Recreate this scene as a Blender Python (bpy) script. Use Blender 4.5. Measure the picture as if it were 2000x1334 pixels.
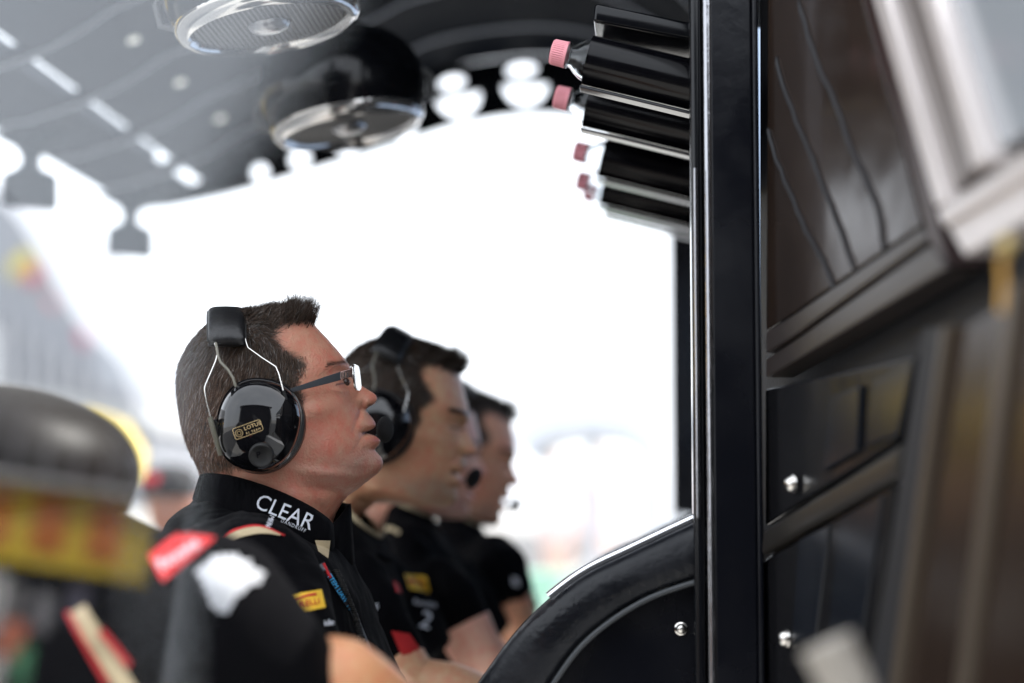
import bpy, bmesh, math, random
import numpy as np
from mathutils import Vector, Matrix
from mathutils.bvhtree import BVHTree
random.seed(7); rng = np.random.default_rng(7)
R = math.radians
sc = bpy.context.scene
for o in list(bpy.data.objects): bpy.data.objects.remove(o)
col = sc.collection

# ------------------------------------------------------------------ camera
CAM = Vector((0, 0, 1.9))
FPX = 70.0 / 36.0 * 2000
PITCH, YAW = R(4.894), R(3.957)
cd = bpy.data.cameras.new('camera'); cam = bpy.data.objects.new('camera', cd); col.objects.link(cam)
cam.location = CAM; cam.rotation_euler = (R(90) + PITCH, 0, YAW)
cd.lens = 70; cd.sensor_width = 36; cd.clip_start = .05; cd.clip_end = 3000
cd.dof.use_dof = True; cd.dof.focus_distance = 2.22; cd.dof.aperture_fstop = 2.0; cd.dof.aperture_blades = 0
sc.camera = cam
# ------------------------------------------------------------------ light
SUN_EL, SUN_AZ = 50, 75          # azimuth measured from +Y towards +X
w = bpy.data.worlds.new('World'); sc.world = w; w.use_nodes = True
nt = w.node_tree; bgn = nt.nodes['Background']
sky = nt.nodes.new('ShaderNodeTexSky'); sky.sky_type = 'NISHITA'; sky.sun_disc = False
sky.sun_elevation = R(SUN_EL); sky.sun_rotation = R(SUN_AZ); sky.dust_density = 5.0; sky.air_density = 1.0; sky.ozone_density = .6
# thin bright overcast drawn over the clear sky
tcw = nt.nodes.new('ShaderNodeTexCoord'); cn = nt.nodes.new('ShaderNodeTexNoise'); cn.inputs['Scale'].default_value = 2.2; cn.inputs['Detail'].default_value = 6
mrw = nt.nodes.new('ShaderNodeMapRange'); mrw.inputs[1].default_value = .3; mrw.inputs[2].default_value = .7; mrw.inputs[3].default_value = .72; mrw.inputs[4].default_value = .95
mw = nt.nodes.new('ShaderNodeMix'); mw.data_type = 'RGBA'; mw.inputs[7].default_value = (8.2, 8.6, 9.2, 1)
nt.links.new(tcw.outputs['Generated'], cn.inputs['Vector']); nt.links.new(cn.outputs['Fac'], mrw.inputs[0]); nt.links.new(mrw.outputs[0], mw.inputs[0])
nt.links.new(sky.outputs[0], mw.inputs[6]); nt.links.new(mw.outputs[2], bgn.inputs[0]); bgn.inputs[1].default_value = 0.15
sl = bpy.data.lights.new('sun', 'SUN'); sl.energy = 3.4; sl.angle = R(.5); sl.color = (1, .96, .9)
so = bpy.data.objects.new('sun', sl); col.objects.link(so)
sd = Vector((math.sin(R(SUN_AZ)) * math.cos(R(SUN_EL)), math.cos(R(SUN_AZ)) * math.cos(R(SUN_EL)), math.sin(R(SUN_EL))))
so.rotation_euler = sd.to_track_quat('Z', 'Y').to_euler()
sc.view_settings.view_transform = 'Standard'; sc.view_settings.look = 'None'
sc.view_settings.exposure = 1.12; sc.view_settings.gamma = 1

# ------------------------------------------------------------------ projection helpers
rv = Vector((math.cos(YAW), math.sin(YAW), 0))
fv = Vector((-math.sin(YAW) * math.cos(PITCH), math.cos(YAW) * math.cos(PITCH), math.sin(PITCH)))
uv = rv.cross(fv)
def ray(px, py):
    px, py = float(px), float(py); return ((px - 1000) * rv - (py - 667) * uv + FPX * fv).normalized()
def P(px, py, Y):
    d = ray(px, py); return CAM + d * (float(Y) / d.y)
def XZ(px, py, Y):
    p = P(px, py, Y); return (p.x, p.z)
class Plane:
    """a vertical (or tilted) plane through two places of the stand"""
    def __init__(s, a, Ya, b, Yb, off=0, tilt=0):
        A = P(a, 1000, Ya); B = P(b, 1000, Yb)
        s.u = (B - A).normalized(); s.n = s.u.cross(Vector((0, 0, 1))).normalized()
        if s.n.dot(A - CAM) > 0: s.n = -s.n
        if tilt: s.n = (Matrix.Rotation(R(tilt), 3, s.u) @ s.n).normalized()
        s.o = A + s.n * off
    def at(s, px, py, off=0):
        d = ray(px, py); t = (s.o + s.n * off - CAM).dot(s.n) / d.dot(s.n); return CAM + d * t

# ------------------------------------------------------------------ materials
MATS = {}
def mat(name, color, rough=.5, metal=0, spec=.5, noise=0, nscale=40, bump=0, bscale=60, coat=0, trans=0, ior=1.45, sss=0, emit=None, estr=0, rvar=0):
    if name in MATS: return MATS[name]
    m = bpy.data.materials.new(name); m.use_nodes = True; n = m.node_tree.nodes; l = m.node_tree.links; b = n['Principled BSDF']
    b.inputs['Base Color'].default_value = (*color, 1); b.inputs['Roughness'].default_value = rough; b.inputs['Metallic'].default_value = metal
    b.inputs['Specular IOR Level'].default_value = spec; b.inputs['IOR'].default_value = ior
    b.inputs['Coat Weight'].default_value = coat; b.inputs['Transmission Weight'].default_value = trans
    if sss: b.inputs['Subsurface Weight'].default_value = sss; b.inputs['Subsurface Radius'].default_value = (.012, .004, .002); b.inputs['Subsurface Scale'].default_value = 1
    if emit: b.inputs['Emission Color'].default_value = (*emit, 1); b.inputs['Emission Strength'].default_value = estr
    tc = n.new('ShaderNodeTexCoord')
    if noise or rvar:
        t = n.new('ShaderNodeTexNoise'); t.inputs['Scale'].default_value = nscale; t.inputs['Detail'].default_value = 5
        l.new(tc.outputs['Object'], t.inputs['Vector'])
        if noise:
            mx = n.new('ShaderNodeMix'); mx.data_type = 'RGBA'
            mx.inputs[6].default_value = (*[c * (1 - noise) for c in color], 1); mx.inputs[7].default_value = (*[min(1, c * (1 + noise)) for c in color], 1)
            l.new(t.outputs['Fac'], mx.inputs[0]); l.new(mx.outputs[2], b.inputs['Base Color'])
        if rvar:
            mr = n.new('ShaderNodeMapRange'); mr.inputs[1].default_value = .35; mr.inputs[2].default_value = .65
            mr.inputs[3].default_value = max(.02, rough - rvar); mr.inputs[4].default_value = rough + rvar
            l.new(t.outputs['Fac'], mr.inputs[0]); l.new(mr.outputs[0], b.inputs['Roughness'])
    if bump:
        t2 = n.new('ShaderNodeTexNoise'); t2.inputs['Scale'].default_value = bscale; t2.inputs['Detail'].default_value = 4
        l.new(tc.outputs['Object'], t2.inputs['Vector'])
        bp = n.new('ShaderNodeBump'); bp.inputs['Strength'].default_value = bump; bp.inputs['Distance'].default_value = .002
        l.new(t2.outputs['Fac'], bp.inputs['Height']); l.new(bp.outputs[0], b.inputs['Normal'])
    MATS[name] = m; return m

gloss_black = mat('gloss_black', (.004, .0045, .006), .13, spec=.4, rvar=.05, nscale=9, bump=.15, bscale=4)
satin_black = mat('satin_black', (.004, .0045, .007), .30, spec=.3, rvar=.16, nscale=7, bump=.25, bscale=30)
matte_black = mat('matte_black', (.009, .009, .011), .55, bump=.3, bscale=200)
ceil_black = mat('ceiling_black', (.005, .007, .011), .6, spec=.03, rvar=.06, nscale=6)
cup_black = mat('cup_black', (.004, .004, .005), .05, coat=.5)
leather = mat('leather_black', (.008, .008, .009), .34, bump=.35, bscale=180)
rubber = mat('rubber_black', (.010, .010, .010), .5)
foam = mat('foam_black', (.006, .006, .007), .9, bump=1, bscale=900)
chrome = mat('chrome', (.72, .70, .66), .12, metal=1)
steel = mat('steel', (.5, .49, .47), .3, metal=1)
alu = mat('aluminium_frame', (.42, .40, .39), .3, metal=.6, noise=.08, nscale=12)
gold = mat('gold_print', (.55, .40, .20), .4)
white_print = mat('white_print', (.72, .73, .76), .6)
white_thread = mat('white_thread', (.62, .64, .70), .6, noise=.15, nscale=400, bump=.6, bscale=700)
yellow_thread = mat('yellow_thread', (.75, .46, .03), .65, noise=.1, nscale=300, bump=.5, bscale=600)
red_thread = mat('red_thread', (.45, .012, .015), .65, bump=.4, bscale=600)
blue_thread = mat('blue_thread', (.05, .33, .62), .6)
beige = mat('beige_cloth', (.46, .37, .23), .8, noise=.1, nscale=120, bump=.5, bscale=500)
red_cloth = mat('red_cloth', (.40, .012, .014), .8, noise=.15, nscale=60, bump=.4, bscale=300)
pink_cap = mat('pink_plastic', (.74, .29, .33), .42)
bottle_mat = mat('clear_plastic', (.95, .97, .98), .04, trans=1, ior=1.3)
sleeve_black = mat('sleeve_black', (.002, .002, .003), .16, spec=.3, rvar=.04, nscale=20)
concrete = mat('concrete', (.36, .35, .33), .85, noise=.15, nscale=1.5, bump=.3, bscale=20)
asphalt = mat('asphalt', (.10, .10, .10), .85, noise=.2, nscale=3, bump=.5, bscale=60)
white_paint = mat('white_paint', (.8, .8, .8), .4, noise=.04, nscale=3)

def cloth_mat():
    m = mat('shirt_cloth', (.0026, .0026, .0034), .85, spec=.05); n = m.node_tree.nodes; l = m.node_tree.links; b = n['Principled BSDF']
    b.inputs['Sheen Weight'].default_value = .015; b.inputs['Sheen Roughness'].default_value = .4
    tc = n.new('ShaderNodeTexCoord')
    def nz(sc_, det, vec=None, dist=0):
        t = n.new('ShaderNodeTexNoise'); t.inputs['Scale'].default_value = sc_; t.inputs['Detail'].default_value = det; t.inputs['Distortion'].default_value = dist
        l.new(vec or tc.outputs['Object'], t.inputs['Vector']); return t
    mp = n.new('ShaderNodeMapping'); mp.inputs['Rotation'].default_value = (.3, .5, .2); mp.inputs['Scale'].default_value = (2.2, 1.1, .7)
    l.new(tc.outputs['Object'], mp.inputs['Vector'])
    a = nz(5, 3, mp.outputs[0], 1.4); c = nz(900, 2)
    b1 = n.new('ShaderNodeBump'); b1.inputs['Strength'].default_value = .9; b1.inputs['Distance'].default_value = .02; l.new(a.outputs['Fac'], b1.inputs['Height'])
    b2 = n.new('ShaderNodeBump'); b2.inputs['Strength'].default_value = .35; b2.inputs['Distance'].default_value = .001; l.new(c.outputs['Fac'], b2.inputs['Height'])
    l.new(b1.outputs[0], b2.inputs['Normal']); l.new(b2.outputs[0], b.inputs['Normal'])
    return m
shirt_mat = cloth_mat()

def attr_mat(name, rough, sss, bscale, bump, spec=.4, noise=.1):
    """colour comes from the mesh's own pigment map (skin, lips, stubble, painted crease shade), broken up with pores and blotches"""
    m = mat(name, (.5, .3, .2), rough, spec=spec, sss=sss); n = m.node_tree.nodes; l = m.node_tree.links; b = n['Principled BSDF']
    at = n.new('ShaderNodeAttribute'); at.attribute_name = 'pigment'
    tc = n.new('ShaderNodeTexCoord')
    t = n.new('ShaderNodeTexNoise'); t.inputs['Scale'].default_value = 85; t.inputs['Detail'].default_value = 9; t.inputs['Roughness'].default_value = .65; l.new(tc.outputs['Object'], t.inputs['Vector'])
    mr = n.new('ShaderNodeMapRange'); mr.inputs[1].default_value = .3; mr.inputs[2].default_value = .7; mr.inputs[3].default_value = 1 - noise; mr.inputs[4].default_value = 1 + noise
    l.new(t.outputs['Fac'], mr.inputs[0])
    cx = n.new('ShaderNodeCombineColor'); l.new(mr.outputs[0], cx.inputs[1]); l.new(mr.outputs[0], cx.inputs[2]); cx.inputs[0].default_value = 1
    mx = n.new('ShaderNodeMix'); mx.data_type = 'RGBA'; mx.blend_type = 'MULTIPLY'; mx.inputs[0].default_value = 1
    l.new(at.outputs['Color'], mx.inputs[6]); l.new(cx.outputs[0], mx.inputs[7]); l.new(mx.outputs[2], b.inputs['Base Color'])
    t2 = n.new('ShaderNodeTexNoise'); t2.inputs['Scale'].default_value = bscale; t2.inputs['Detail'].default_value = 3; l.new(tc.outputs['Object'], t2.inputs['Vector'])
    bp = n.new('ShaderNodeBump'); bp.inputs['Strength'].default_value = bump; bp.inputs['Distance'].default_value = .001
    l.new(t2.outputs['Fac'], bp.inputs['Height']); l.new(bp.outputs[0], b.inputs['Normal'])
    return m
skin_mat = attr_mat('skin', .38, .07, 340, 1.0, noise=.24)
hair_mat = attr_mat('hair', .5, 0, 100, 0, spec=.3, noise=.05)

# ------------------------------------------------------------------ object helpers
def link(name, me, parent=None, m=None, smooth=False):
    o = bpy.data.objects.new(name, me); col.objects.link(o)
    if m is not None:
        me.materials.clear(); me.materials.append(m)
    if smooth: me.shade_smooth()
    if parent is not None:
        o.parent = parent; o.matrix_parent_inverse = Matrix.Identity(4)
        bpy.context.view_layer.update() if False else None
        o.matrix_basis = parent_world(parent).inverted() if not getattr(link, 'local', False) else Matrix.Identity(4)
    return o
def parent_world(p):
    M = p.matrix_basis.copy()
    while p.parent is not None:
        p = p.parent; M = p.matrix_basis @ M
    return M
def setloc(o, v): o.matrix_basis = Matrix.Translation(v)
def empty(name, loc=(0, 0, 0)):
    o = bpy.data.objects.new(name, None); col.objects.link(o); o.empty_display_size = .05; o.matrix_basis = Matrix.Translation(loc); return o
def tag(o, label, cat=None, group=None, kind=None):
    if label: o['label'] = label
    if cat: o['category'] = cat
    if group: o['group'] = group
    if kind: o['kind'] = kind
    return o
def mesh(name, v, f):
    me = bpy.data.meshes.new(name); me.from_pydata([tuple(x) for x in v], [], f); me.update(); return me
def recalc(me):
    bm = bmesh.new(); bm.from_mesh(me); bmesh.ops.recalc_face_normals(bm, faces=bm.faces); bm.to_mesh(me); bm.free(); return me
class MB:
    def __init__(s): s.v = []; s.f = []
    def add(s, v, f):
        k = len(s.v); s.v += [Vector(x) for x in v]; s.f += [[i + k for i in q] for q in f]
    def box(s, c, sx, sy, sz, M=None):
        v = [Vector((x * sx / 2, y * sy / 2, z * sz / 2)) for x in (-1, 1) for y in (-1, 1) for z in (-1, 1)]
        v = [(M @ p if M else p) + Vector(c) for p in v]
        s.add(v, [(0, 1, 3, 2), (4, 6, 7, 5), (0, 4, 5, 1), (2, 3, 7, 6), (0, 2, 6, 4), (1, 5, 7, 3)])
    def prism(s, pts, ext):
        n = len(pts); ext = Vector(ext); a = [Vector(p) for p in pts]
        s.add(a + [p + ext for p in a], [list(range(n)), list(range(2 * n - 1, n - 1, -1))] + [(i, (i + 1) % n, (i + 1) % n + n, i + n) for i in range(n)])
    def tube(s, pts, r, n=10, caps=True):
        pts = [Vector(p) for p in pts]; rs = r if hasattr(r, '__len__') else [r] * len(pts)
        k = len(pts); rings = []; up = None
        for i, p in enumerate(pts):
            t = (pts[min(i + 1, k - 1)] - pts[max(i - 1, 0)]).normalized()
            if up is None: up = Vector((0, 0, 1)) if abs(t.z) < .9 else Vector((1, 0, 0))
            a = (up - t * up.dot(t)).normalized(); up = a; b = t.cross(a)
            rings.append([p + (a * math.cos(2 * math.pi * j / n) + b * math.sin(2 * math.pi * j / n)) * rs[i] for j in range(n)])
        s.loft(rings, caps)
    def loft(s, rings, caps=True):
        n = len(rings[0]); v = [p for r_ in rings for p in r_]; f = []
        for i in range(len(rings) - 1):
            for j in range(n): f.append((i * n + j, i * n + (j + 1) % n, (i + 1) * n + (j + 1) % n, (i + 1) * n + j))
        if caps: f.append(list(range(n))[::-1]); f.append([(len(rings) - 1) * n + j for j in range(n)])
        s.add(v, f)
    def lathe(s, prof, o, ax, n=48, caps=True):
        ax = Vector(ax).normalized(); a = ax.orthogonal().normalized(); b = ax.cross(a)
        s.loft([[Vector(o) + ax * h + (a * math.cos(2 * math.pi * j / n) + b * math.sin(2 * math.pi * j / n)) * max(r, 1e-5) for j in range(n)] for r, h in prof], caps)
    def sphere(s, c, r, n=16, sc_=(1, 1, 1)):
        s.loft([[Vector(c) + Vector((r * sc_[0] * math.sin(a) * math.cos(2 * math.pi * j / n), r * sc_[1] * math.sin(a) * math.sin(2 * math.pi * j / n), r * sc_[2] * math.cos(a))) for j in range(n)] for a in np.linspace(.02, math.pi - .02, n)])
    def build(s, name, m, parent=None, smooth=False, bevel=0, seg=2, rec=True):
        me = mesh(name, s.v, s.f)
        if rec: recalc(me)
        o = link(name, me, parent, m, smooth)
        if bevel:
            b = o.modifiers.new('bevel', 'BEVEL'); b.width = bevel; b.segments = seg; b.limit_method = 'ANGLE'; b.angle_limit = R(35)
            if not smooth: me.shade_smooth(); 
            wn = o.modifiers.new('wn', 'WEIGHTED_NORMAL'); wn.keep_sharp = True
        elif smooth: 
            try: me.set_sharp_from_angle(angle=R(50))
            except Exception: pass
        return o
def crom(pts, n):
    """Catmull-Rom through rows of pts, n samples"""
    a = np.array(pts, float); k = len(a); t = np.linspace(0, k - 1 - 1e-9, n); i = t.astype(int); u = (t - i)[:, None]
    g = lambda q: a[np.clip(q, 0, k - 1)]
    p0, p1, p2, p3 = g(i - 1), g(i), g(i + 1), g(i + 2)
    return .5 * ((2 * p1) + (-p0 + p2) * u + (2 * p0 - 5 * p1 + 4 * p2 - p3) * u ** 2 + (-p0 + 3 * p1 - 3 * p2 + p3) * u ** 3)
def slab(name, pts, pl, th, m, parent=None, off=0, bevel=.002):
    mb = MB(); mb.prism([pl.at(x, y, off) for x, y in pts], -pl.n * th); return mb.build(name, m, parent, bevel=bevel)
def text_mesh(s, size=1, ext=0, spacing=1, xs=1):
    cu = bpy.data.curves.new('t', 'FONT'); cu.body = s; cu.size = size; cu.extrude = ext; cu.space_character = spacing; cu.align_x = 'CENTER'; cu.align_y = 'CENTER'; cu.resolution_u = 3
    o = bpy.data.objects.new('t', cu); col.objects.link(o); bpy.context.view_layer.update()
    me = bpy.data.meshes.new_from_object(o.evaluated_get(bpy.context.evaluated_depsgraph_get())); bpy.data.objects.remove(o)
    v = [(p.co.x * xs, p.co.y) for p in me.vertices]; f = [list(p.vertices) for p in me.polygons]; return v, f
def bvh_of(objs):
    bpy.context.view_layer.update(); dg = bpy.context.evaluated_depsgraph_get(); vs = []; fs = []
    for o in objs:
        e = o.evaluated_get(dg); me = e.to_mesh(); k = len(vs); M = parent_world(o)
        vs += [M @ v.co for v in me.vertices]; fs += [[i + k for i in p.vertices] for p in me.polygons]; e.to_mesh_clear()
    return BVHTree.FromPolygons(vs, fs)
def drape(name, v2, f, bv, m, parent, off=.0012, th=.0006, sub=0, fallback=None):
    """lay a flat cloth patch / print on a garment's surface: v2 are picture coordinates"""
    bm = bmesh.new(); vs = [bm.verts.new((x, y, 0)) for x, y in v2]
    for q in f:
        try: bm.faces.new([vs[i] for i in q])
        except ValueError: pass
    if sub:
        bmesh.ops.triangulate(bm, faces=bm.faces)
        for _ in range(sub): bmesh.ops.subdivide_edges(bm, edges=bm.edges, cuts=1, use_grid_fill=True)
    last = None
    for v in bm.verts:
        d = ray(v.co.x, v.co.y); h = bv.ray_cast(CAM, d)
        if h[0] is None:
            if last is None: last = fallback or 2.2
            v.co = CAM + d * last
        else:
            last = h[3] - off; v.co = CAM + d * last
    me = bpy.data.meshes.new(name); bm.to_mesh(me); bm.free()
    o = link(name, me, parent, m)
    s = o.modifiers.new('thick', 'SOLIDIFY'); s.thickness = th; s.offset = 0
    return o
def tdrape(name, s, c, size, ang, bv, m, parent, xs=1, spacing=1, off=.0016, shear=0):
    v, f = text_mesh(s, size, spacing=spacing, xs=xs); a = R(ang); out = []
    for x, y in v:
        x += shear * y
        out.append((c[0] + x * math.cos(a) - y * math.sin(a) * 1, c[1] - (x * math.sin(a) + y * math.cos(a))))
    return drape(name, out, f, bv, m, parent, off=off)
def pgrid(c4, nx=10, ny=10):
    """subdivided quad in picture coordinates: corners tl,tr,br,bl"""
    tl, tr, br, bl = [np.array(q, float) for q in c4]; v = []; f = []
    for j in range(ny + 1):
        for i in range(nx + 1):
            a, b = i / nx, j / ny; v.append(tuple((tl * (1 - a) + tr * a) * (1 - b) + (bl * (1 - a) + br * a) * b))
    for j in range(ny):
        for i in range(nx): k = j * (nx + 1) + i; f.append((k, k + 1, k + nx + 2, k + nx + 1))
    return v, f
def pstrip(pts, wid, n=30):
    c = crom(pts, n); v = []; f = []
    wd = np.interp(np.linspace(0, 1, n), np.linspace(0, 1, len(wid)), wid) if hasattr(wid, '__len__') else [wid] * n
    for i in range(n):
        t = c[min(i + 1, n - 1)] - c[max(i - 1, 0)]; t = t / (np.linalg.norm(t) + 1e-9); nn = np.array([-t[1], t[0]])
        v += [tuple(c[i] + nn * wd[i] / 2), tuple(c[i]), tuple(c[i] - nn * wd[i] / 2)]
    for i in range(n - 1): k = 3 * i; f += [(k, k + 3, k + 4, k + 1), (k + 1, k + 4, k + 5, k + 2)]
    return v, f
def inpoly(x, y, poly):
    r = np.zeros(len(x), bool); n = len(poly)
    for i in range(n):
        x1, y1 = poly[i]; x2, y2 = poly[(i + 1) % n]
        c = ((y1 > y) != (y2 > y)) & (x < (x2 - x1) * (y - y1) / (y2 - y1 + 1e-12) + x1); r ^= c
    return r
def set_attr(me, cols):
    a = me.color_attributes.new('pigment', 'FLOAT_COLOR', 'POINT'); a.data.foreach_set('color', np.c_[cols, np.ones(len(cols))].ravel())

#@@SETTING
# ------------------------------------------------------------------ setting
def sheet(name, x0, x1, y0, y1, z, m, label=None):
    me = mesh(name, [(x0, y0, z), (x1, y0, z), (x1, y1, z), (x0, y1, z)], [(0, 1, 2, 3)]); o = link(name, me, None, m)
    o['kind'] = 'structure'; return o
sheet('ground', -1500, 1500, -1500, 1500, 0, concrete)
sheet('pit_lane_road', -16, -2.5, -60, 200, .004, asphalt)
sheet('race_track_road', 3, 17, -60, 200, .004, asphalt)
def wallbox(name, x0, x1, y0, y1, z0, z1, m, label, cat):
    mb = MB(); mb.box(((x0 + x1) / 2, (y0 + y1) / 2, (z0 + z1) / 2), x1 - x0, y1 - y0, z1 - z0); o = mb.build(name, m, bevel=.02)
    return tag(o, label, cat)
wallbox('pit_wall', 1.2, 1.5, -30, 150, 0, 1.05, white_paint, 'long low white concrete wall along the track, washed out behind the far desk', 'wall')

# far structure seen washed out between the last man and the far post: a neighbouring timing stand
def far_stand():
    r = empty('timing_stand', P(1160, 1300, 9)); tag(r, 'pale blurred rounded frame of a neighbouring timing stand beyond the last seated man', 'stand')
    def arcp(off, Y):
        pts = crom([(1000, 860), (1030, 820), (1090, 800), (1180, 797), (1240, 810), (1280, 850), (1293, 920), (1296, 1010), (1296, 1400)], 40)
        out = []
        for x, y in pts: q = P(x, y, 9); out.append(Vector((q.x, Y, q.z)))
        return out
    a = arcp(0, 9); mb = MB()
    cx = P(1150, 1000, 9)
    for i in range(len(a) - 1):
        n0 = (Vector((cx.x, 9, cx.z)) - a[i]).normalized() * .11; n1 = (Vector((cx.x, 9, cx.z)) - a[i + 1]).normalized() * .11
        mb.add([a[i], a[i + 1], a[i + 1] + n1, a[i] + n0, a[i] + Vector((0, 1.5, 0)), a[i + 1] + Vector((0, 1.5, 0)), a[i + 1] + n1 + Vector((0, 1.5, 0)), a[i] + n0 + Vector((0, 1.5, 0))],
               [(0, 1, 2, 3), (4, 7, 6, 5), (0, 4, 5, 1), (3, 2, 6, 7)])
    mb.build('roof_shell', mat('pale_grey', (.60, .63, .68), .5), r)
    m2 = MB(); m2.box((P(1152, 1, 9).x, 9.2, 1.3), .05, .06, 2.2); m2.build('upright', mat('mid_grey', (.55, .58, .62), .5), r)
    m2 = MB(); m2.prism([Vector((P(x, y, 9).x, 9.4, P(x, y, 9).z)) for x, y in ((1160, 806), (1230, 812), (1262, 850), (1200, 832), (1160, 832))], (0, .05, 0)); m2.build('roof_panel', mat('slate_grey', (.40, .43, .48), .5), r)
    m2 = MB(); m2.prism([Vector((P(x, y, 9).x, 9.6, P(x, y, 9).z)) for x, y in ((1300, 1000), (1080, 1150), (1040, 1230), (1300, 1400))], (0, .3, 0)); m2.build('desk', white_paint, r)
far_stand()
for x, y, c, lab in ((1167, 935, (.75, .62, .62), 'pale figure in grey top, tallest of the blurred two past the last man'), (1088, 950, (.75, .6, .58), 'smaller blurred figure in faded pink top, nearest the last seated man')):  # colours paled to paint in the background veil, the pink top is not faded
    r = empty('person', P(x, 1334, 20)); tag(r, lab, 'person')
    mb = MB(); q = P(x, y, 20); z0 = q.z
    prof = [(-1.1, .09), (-.75, .12), (-.45, .16), (-.2, .16), (0, .19), (.07, .12), (.12, .055), (.17, .06), (.25, .09), (.33, .08), (.38, .02)]
    mb.loft([[Vector((q.x + rr * math.cos(2 * math.pi * j / 16), q.y + rr * .65 * math.sin(2 * math.pi * j / 16), z0 + h - .05)) for j in range(16)] for h, rr in prof])
    mb.build('body', mat('distant_skin', (.7, .5, .42), .6), r, smooth=True)
    mb = MB(); mb.loft([[Vector((q.x + rr * math.cos(2 * math.pi * j / 16), q.y + rr * .7 * math.sin(2 * math.pi * j / 16), z0 + h - .05)) for j in range(16)] for h, rr in [(-.5, .18), (-.2, .18), (0, .2), (.06, .13)]])
    mb.build('shirt', mat('veiled_top_' + lab[:4], c, .8), r, smooth=True)  # skin and top colours paled to paint in the background veil
mb = MB(); mb.box(P(1045, 1165, 11), .5, .1, .28); tag(mb.build('advertising_board', mat('green_paint', (.42, .72, .55), .6), bevel=.01), 'blurred green board low down behind the last man arm', 'board')
# pit garages across the pit lane; they show as the reflection in the clear side screen
PN = Vector((-.588, -.809, .095)).normalized(); PO = P(150, 800, .52)
def refl(px, py, X):
    d = ray(px, py); t = (PO - CAM).dot(PN) / d.dot(PN); h = CAM + d * t; o = d - 2 * d.dot(PN) * PN
    return h + o * ((X - h.x) / o.x)
XB = -20.0
gb = empty('pit_building', (XB, 10, 0)); tag(gb, 'long pit building with yellow banner and dark glazing, mirrored in the side screen', 'building')
def rz(py): return refl(120, py, XB).z
def ry(px, py=900): return refl(px, py, XB).y
yend = ry(400)
mb = MB(); mb.box((XB - 4.2, (yend + 60) / 2, rz(960) / 2), 8, 60 - yend, rz(960)); mb.build('ground_floor', mat('garage_dark', (.014, .014, .016), .9, spec=.05, noise=.6, nscale=.9), gb)
mb = MB(); mb.box((XB - 4.2, (yend + 60) / 2, (rz(960) + rz(800)) / 2), 7.8, 60 - yend, rz(800) - rz(960)); mb.build('glazing', mat('dark_glass', (.008, .008, .010), .9, spec=.02), gb)
mb = MB(); mb.box((XB - 4, (ry(270) + 60) / 2, (rz(800) + rz(755)) / 2), 9, 60 - ry(270), rz(755) - rz(800)); mb.build('eave', mat('eave_grey', (.30, .30, .30), .7), gb, bevel=.03)
prof = crom([(-30, 330), (40, 430), (110, 540), (170, 650), (200, 755)], 14)
mb = MB(); mb.prism([refl(x, y, XB) for x, y in prof] + [Vector((XB, 60, rz(755))), Vector((XB, 60, refl(-30, 330, XB).z))], (-7, 0, 0)); mb.build('upper_wall', mat('grey_render', (.23, .24, .26), .8, noise=.1, nscale=1), gb)
mb = MB(); mb.box((XB + .06, (ry(330) + 60) / 2, (rz(965) + rz(1115)) / 2), .08, 60 - ry(330), rz(965) - rz(1115)); bn = mb.build('banner', mat('banner_yellow', (.86, .58, .03), .6, noise=.2, nscale=2), gb)
for k, (a, b) in enumerate([(-380, -300), (-250, -150), (-110, -30), (0, 38), (85, 150), (195, 262)]):
    ya, yb = ry(a), ry(b); mb = MB(); mb.box((XB + .115, (ya + yb) / 2, (rz(975) + rz(1085)) / 2), .02, abs(ya - yb), rz(975) - rz(1085)); mb.build('banner_panel', mat('banner_orange', (.72, .20, .02), .6, noise=.3, nscale=4), bn)
for k in range(9):
    ya = ry(-220 + k * 62); mb = MB(); mb.box((XB + .05, ya, (rz(945) + rz(805)) / 2), .1, .07, rz(805) - rz(945)); mb.build('mullion', mat('mullion_grey', (.14, .14, .16), .6), gb)
mb = MB(); mb.box((XB + .2, (yend + 60) / 2, rz(953)), .35, 60 - yend, .06); mb.build('balcony_rail', mat('rail_grey', (.6, .6, .6), .5), gb)

for k, (a_, b_, t_, c_) in enumerate([(-60, 10, 1150, (.30, .30, .31)), (14, 60, 1140, (.42, .41, .40)), (70, 96, 1160, (.18, .17, .17)), (-40, 30, 1205, (.55, .14, .08)), (60, 110, 1230, (.50, .15, .09)), (34, 56, 1190, (.6, .6, .6)), (118, 150, 1170, (.22, .21, .22)), (-20, 12, 1262, (.7, .68, .66)), (96, 128, 1275, (.08, .22, .12)), (30, 80, 1300, (.5, .48, .45)), (180, 210, 1150, (.10, .09, .12))]):
    ya, yb = ry(a_), ry(b_); mb = MB(); mb.box((XB + .12 + .05 * k, (ya + yb) / 2, (rz(t_) + rz(t_ + 75)) / 2), .04, abs(ya - yb), rz(t_) - rz(t_ + 75)); mb.build('fascia_panel', mat('fascia_%d' % k, tuple(min(.85, q_ * 1.7) for q_ in c_), .7, noise=.3, nscale=6), gb, bevel=.02)  # boards added in place of a crowd, for coloured streaks in the reflection
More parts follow.
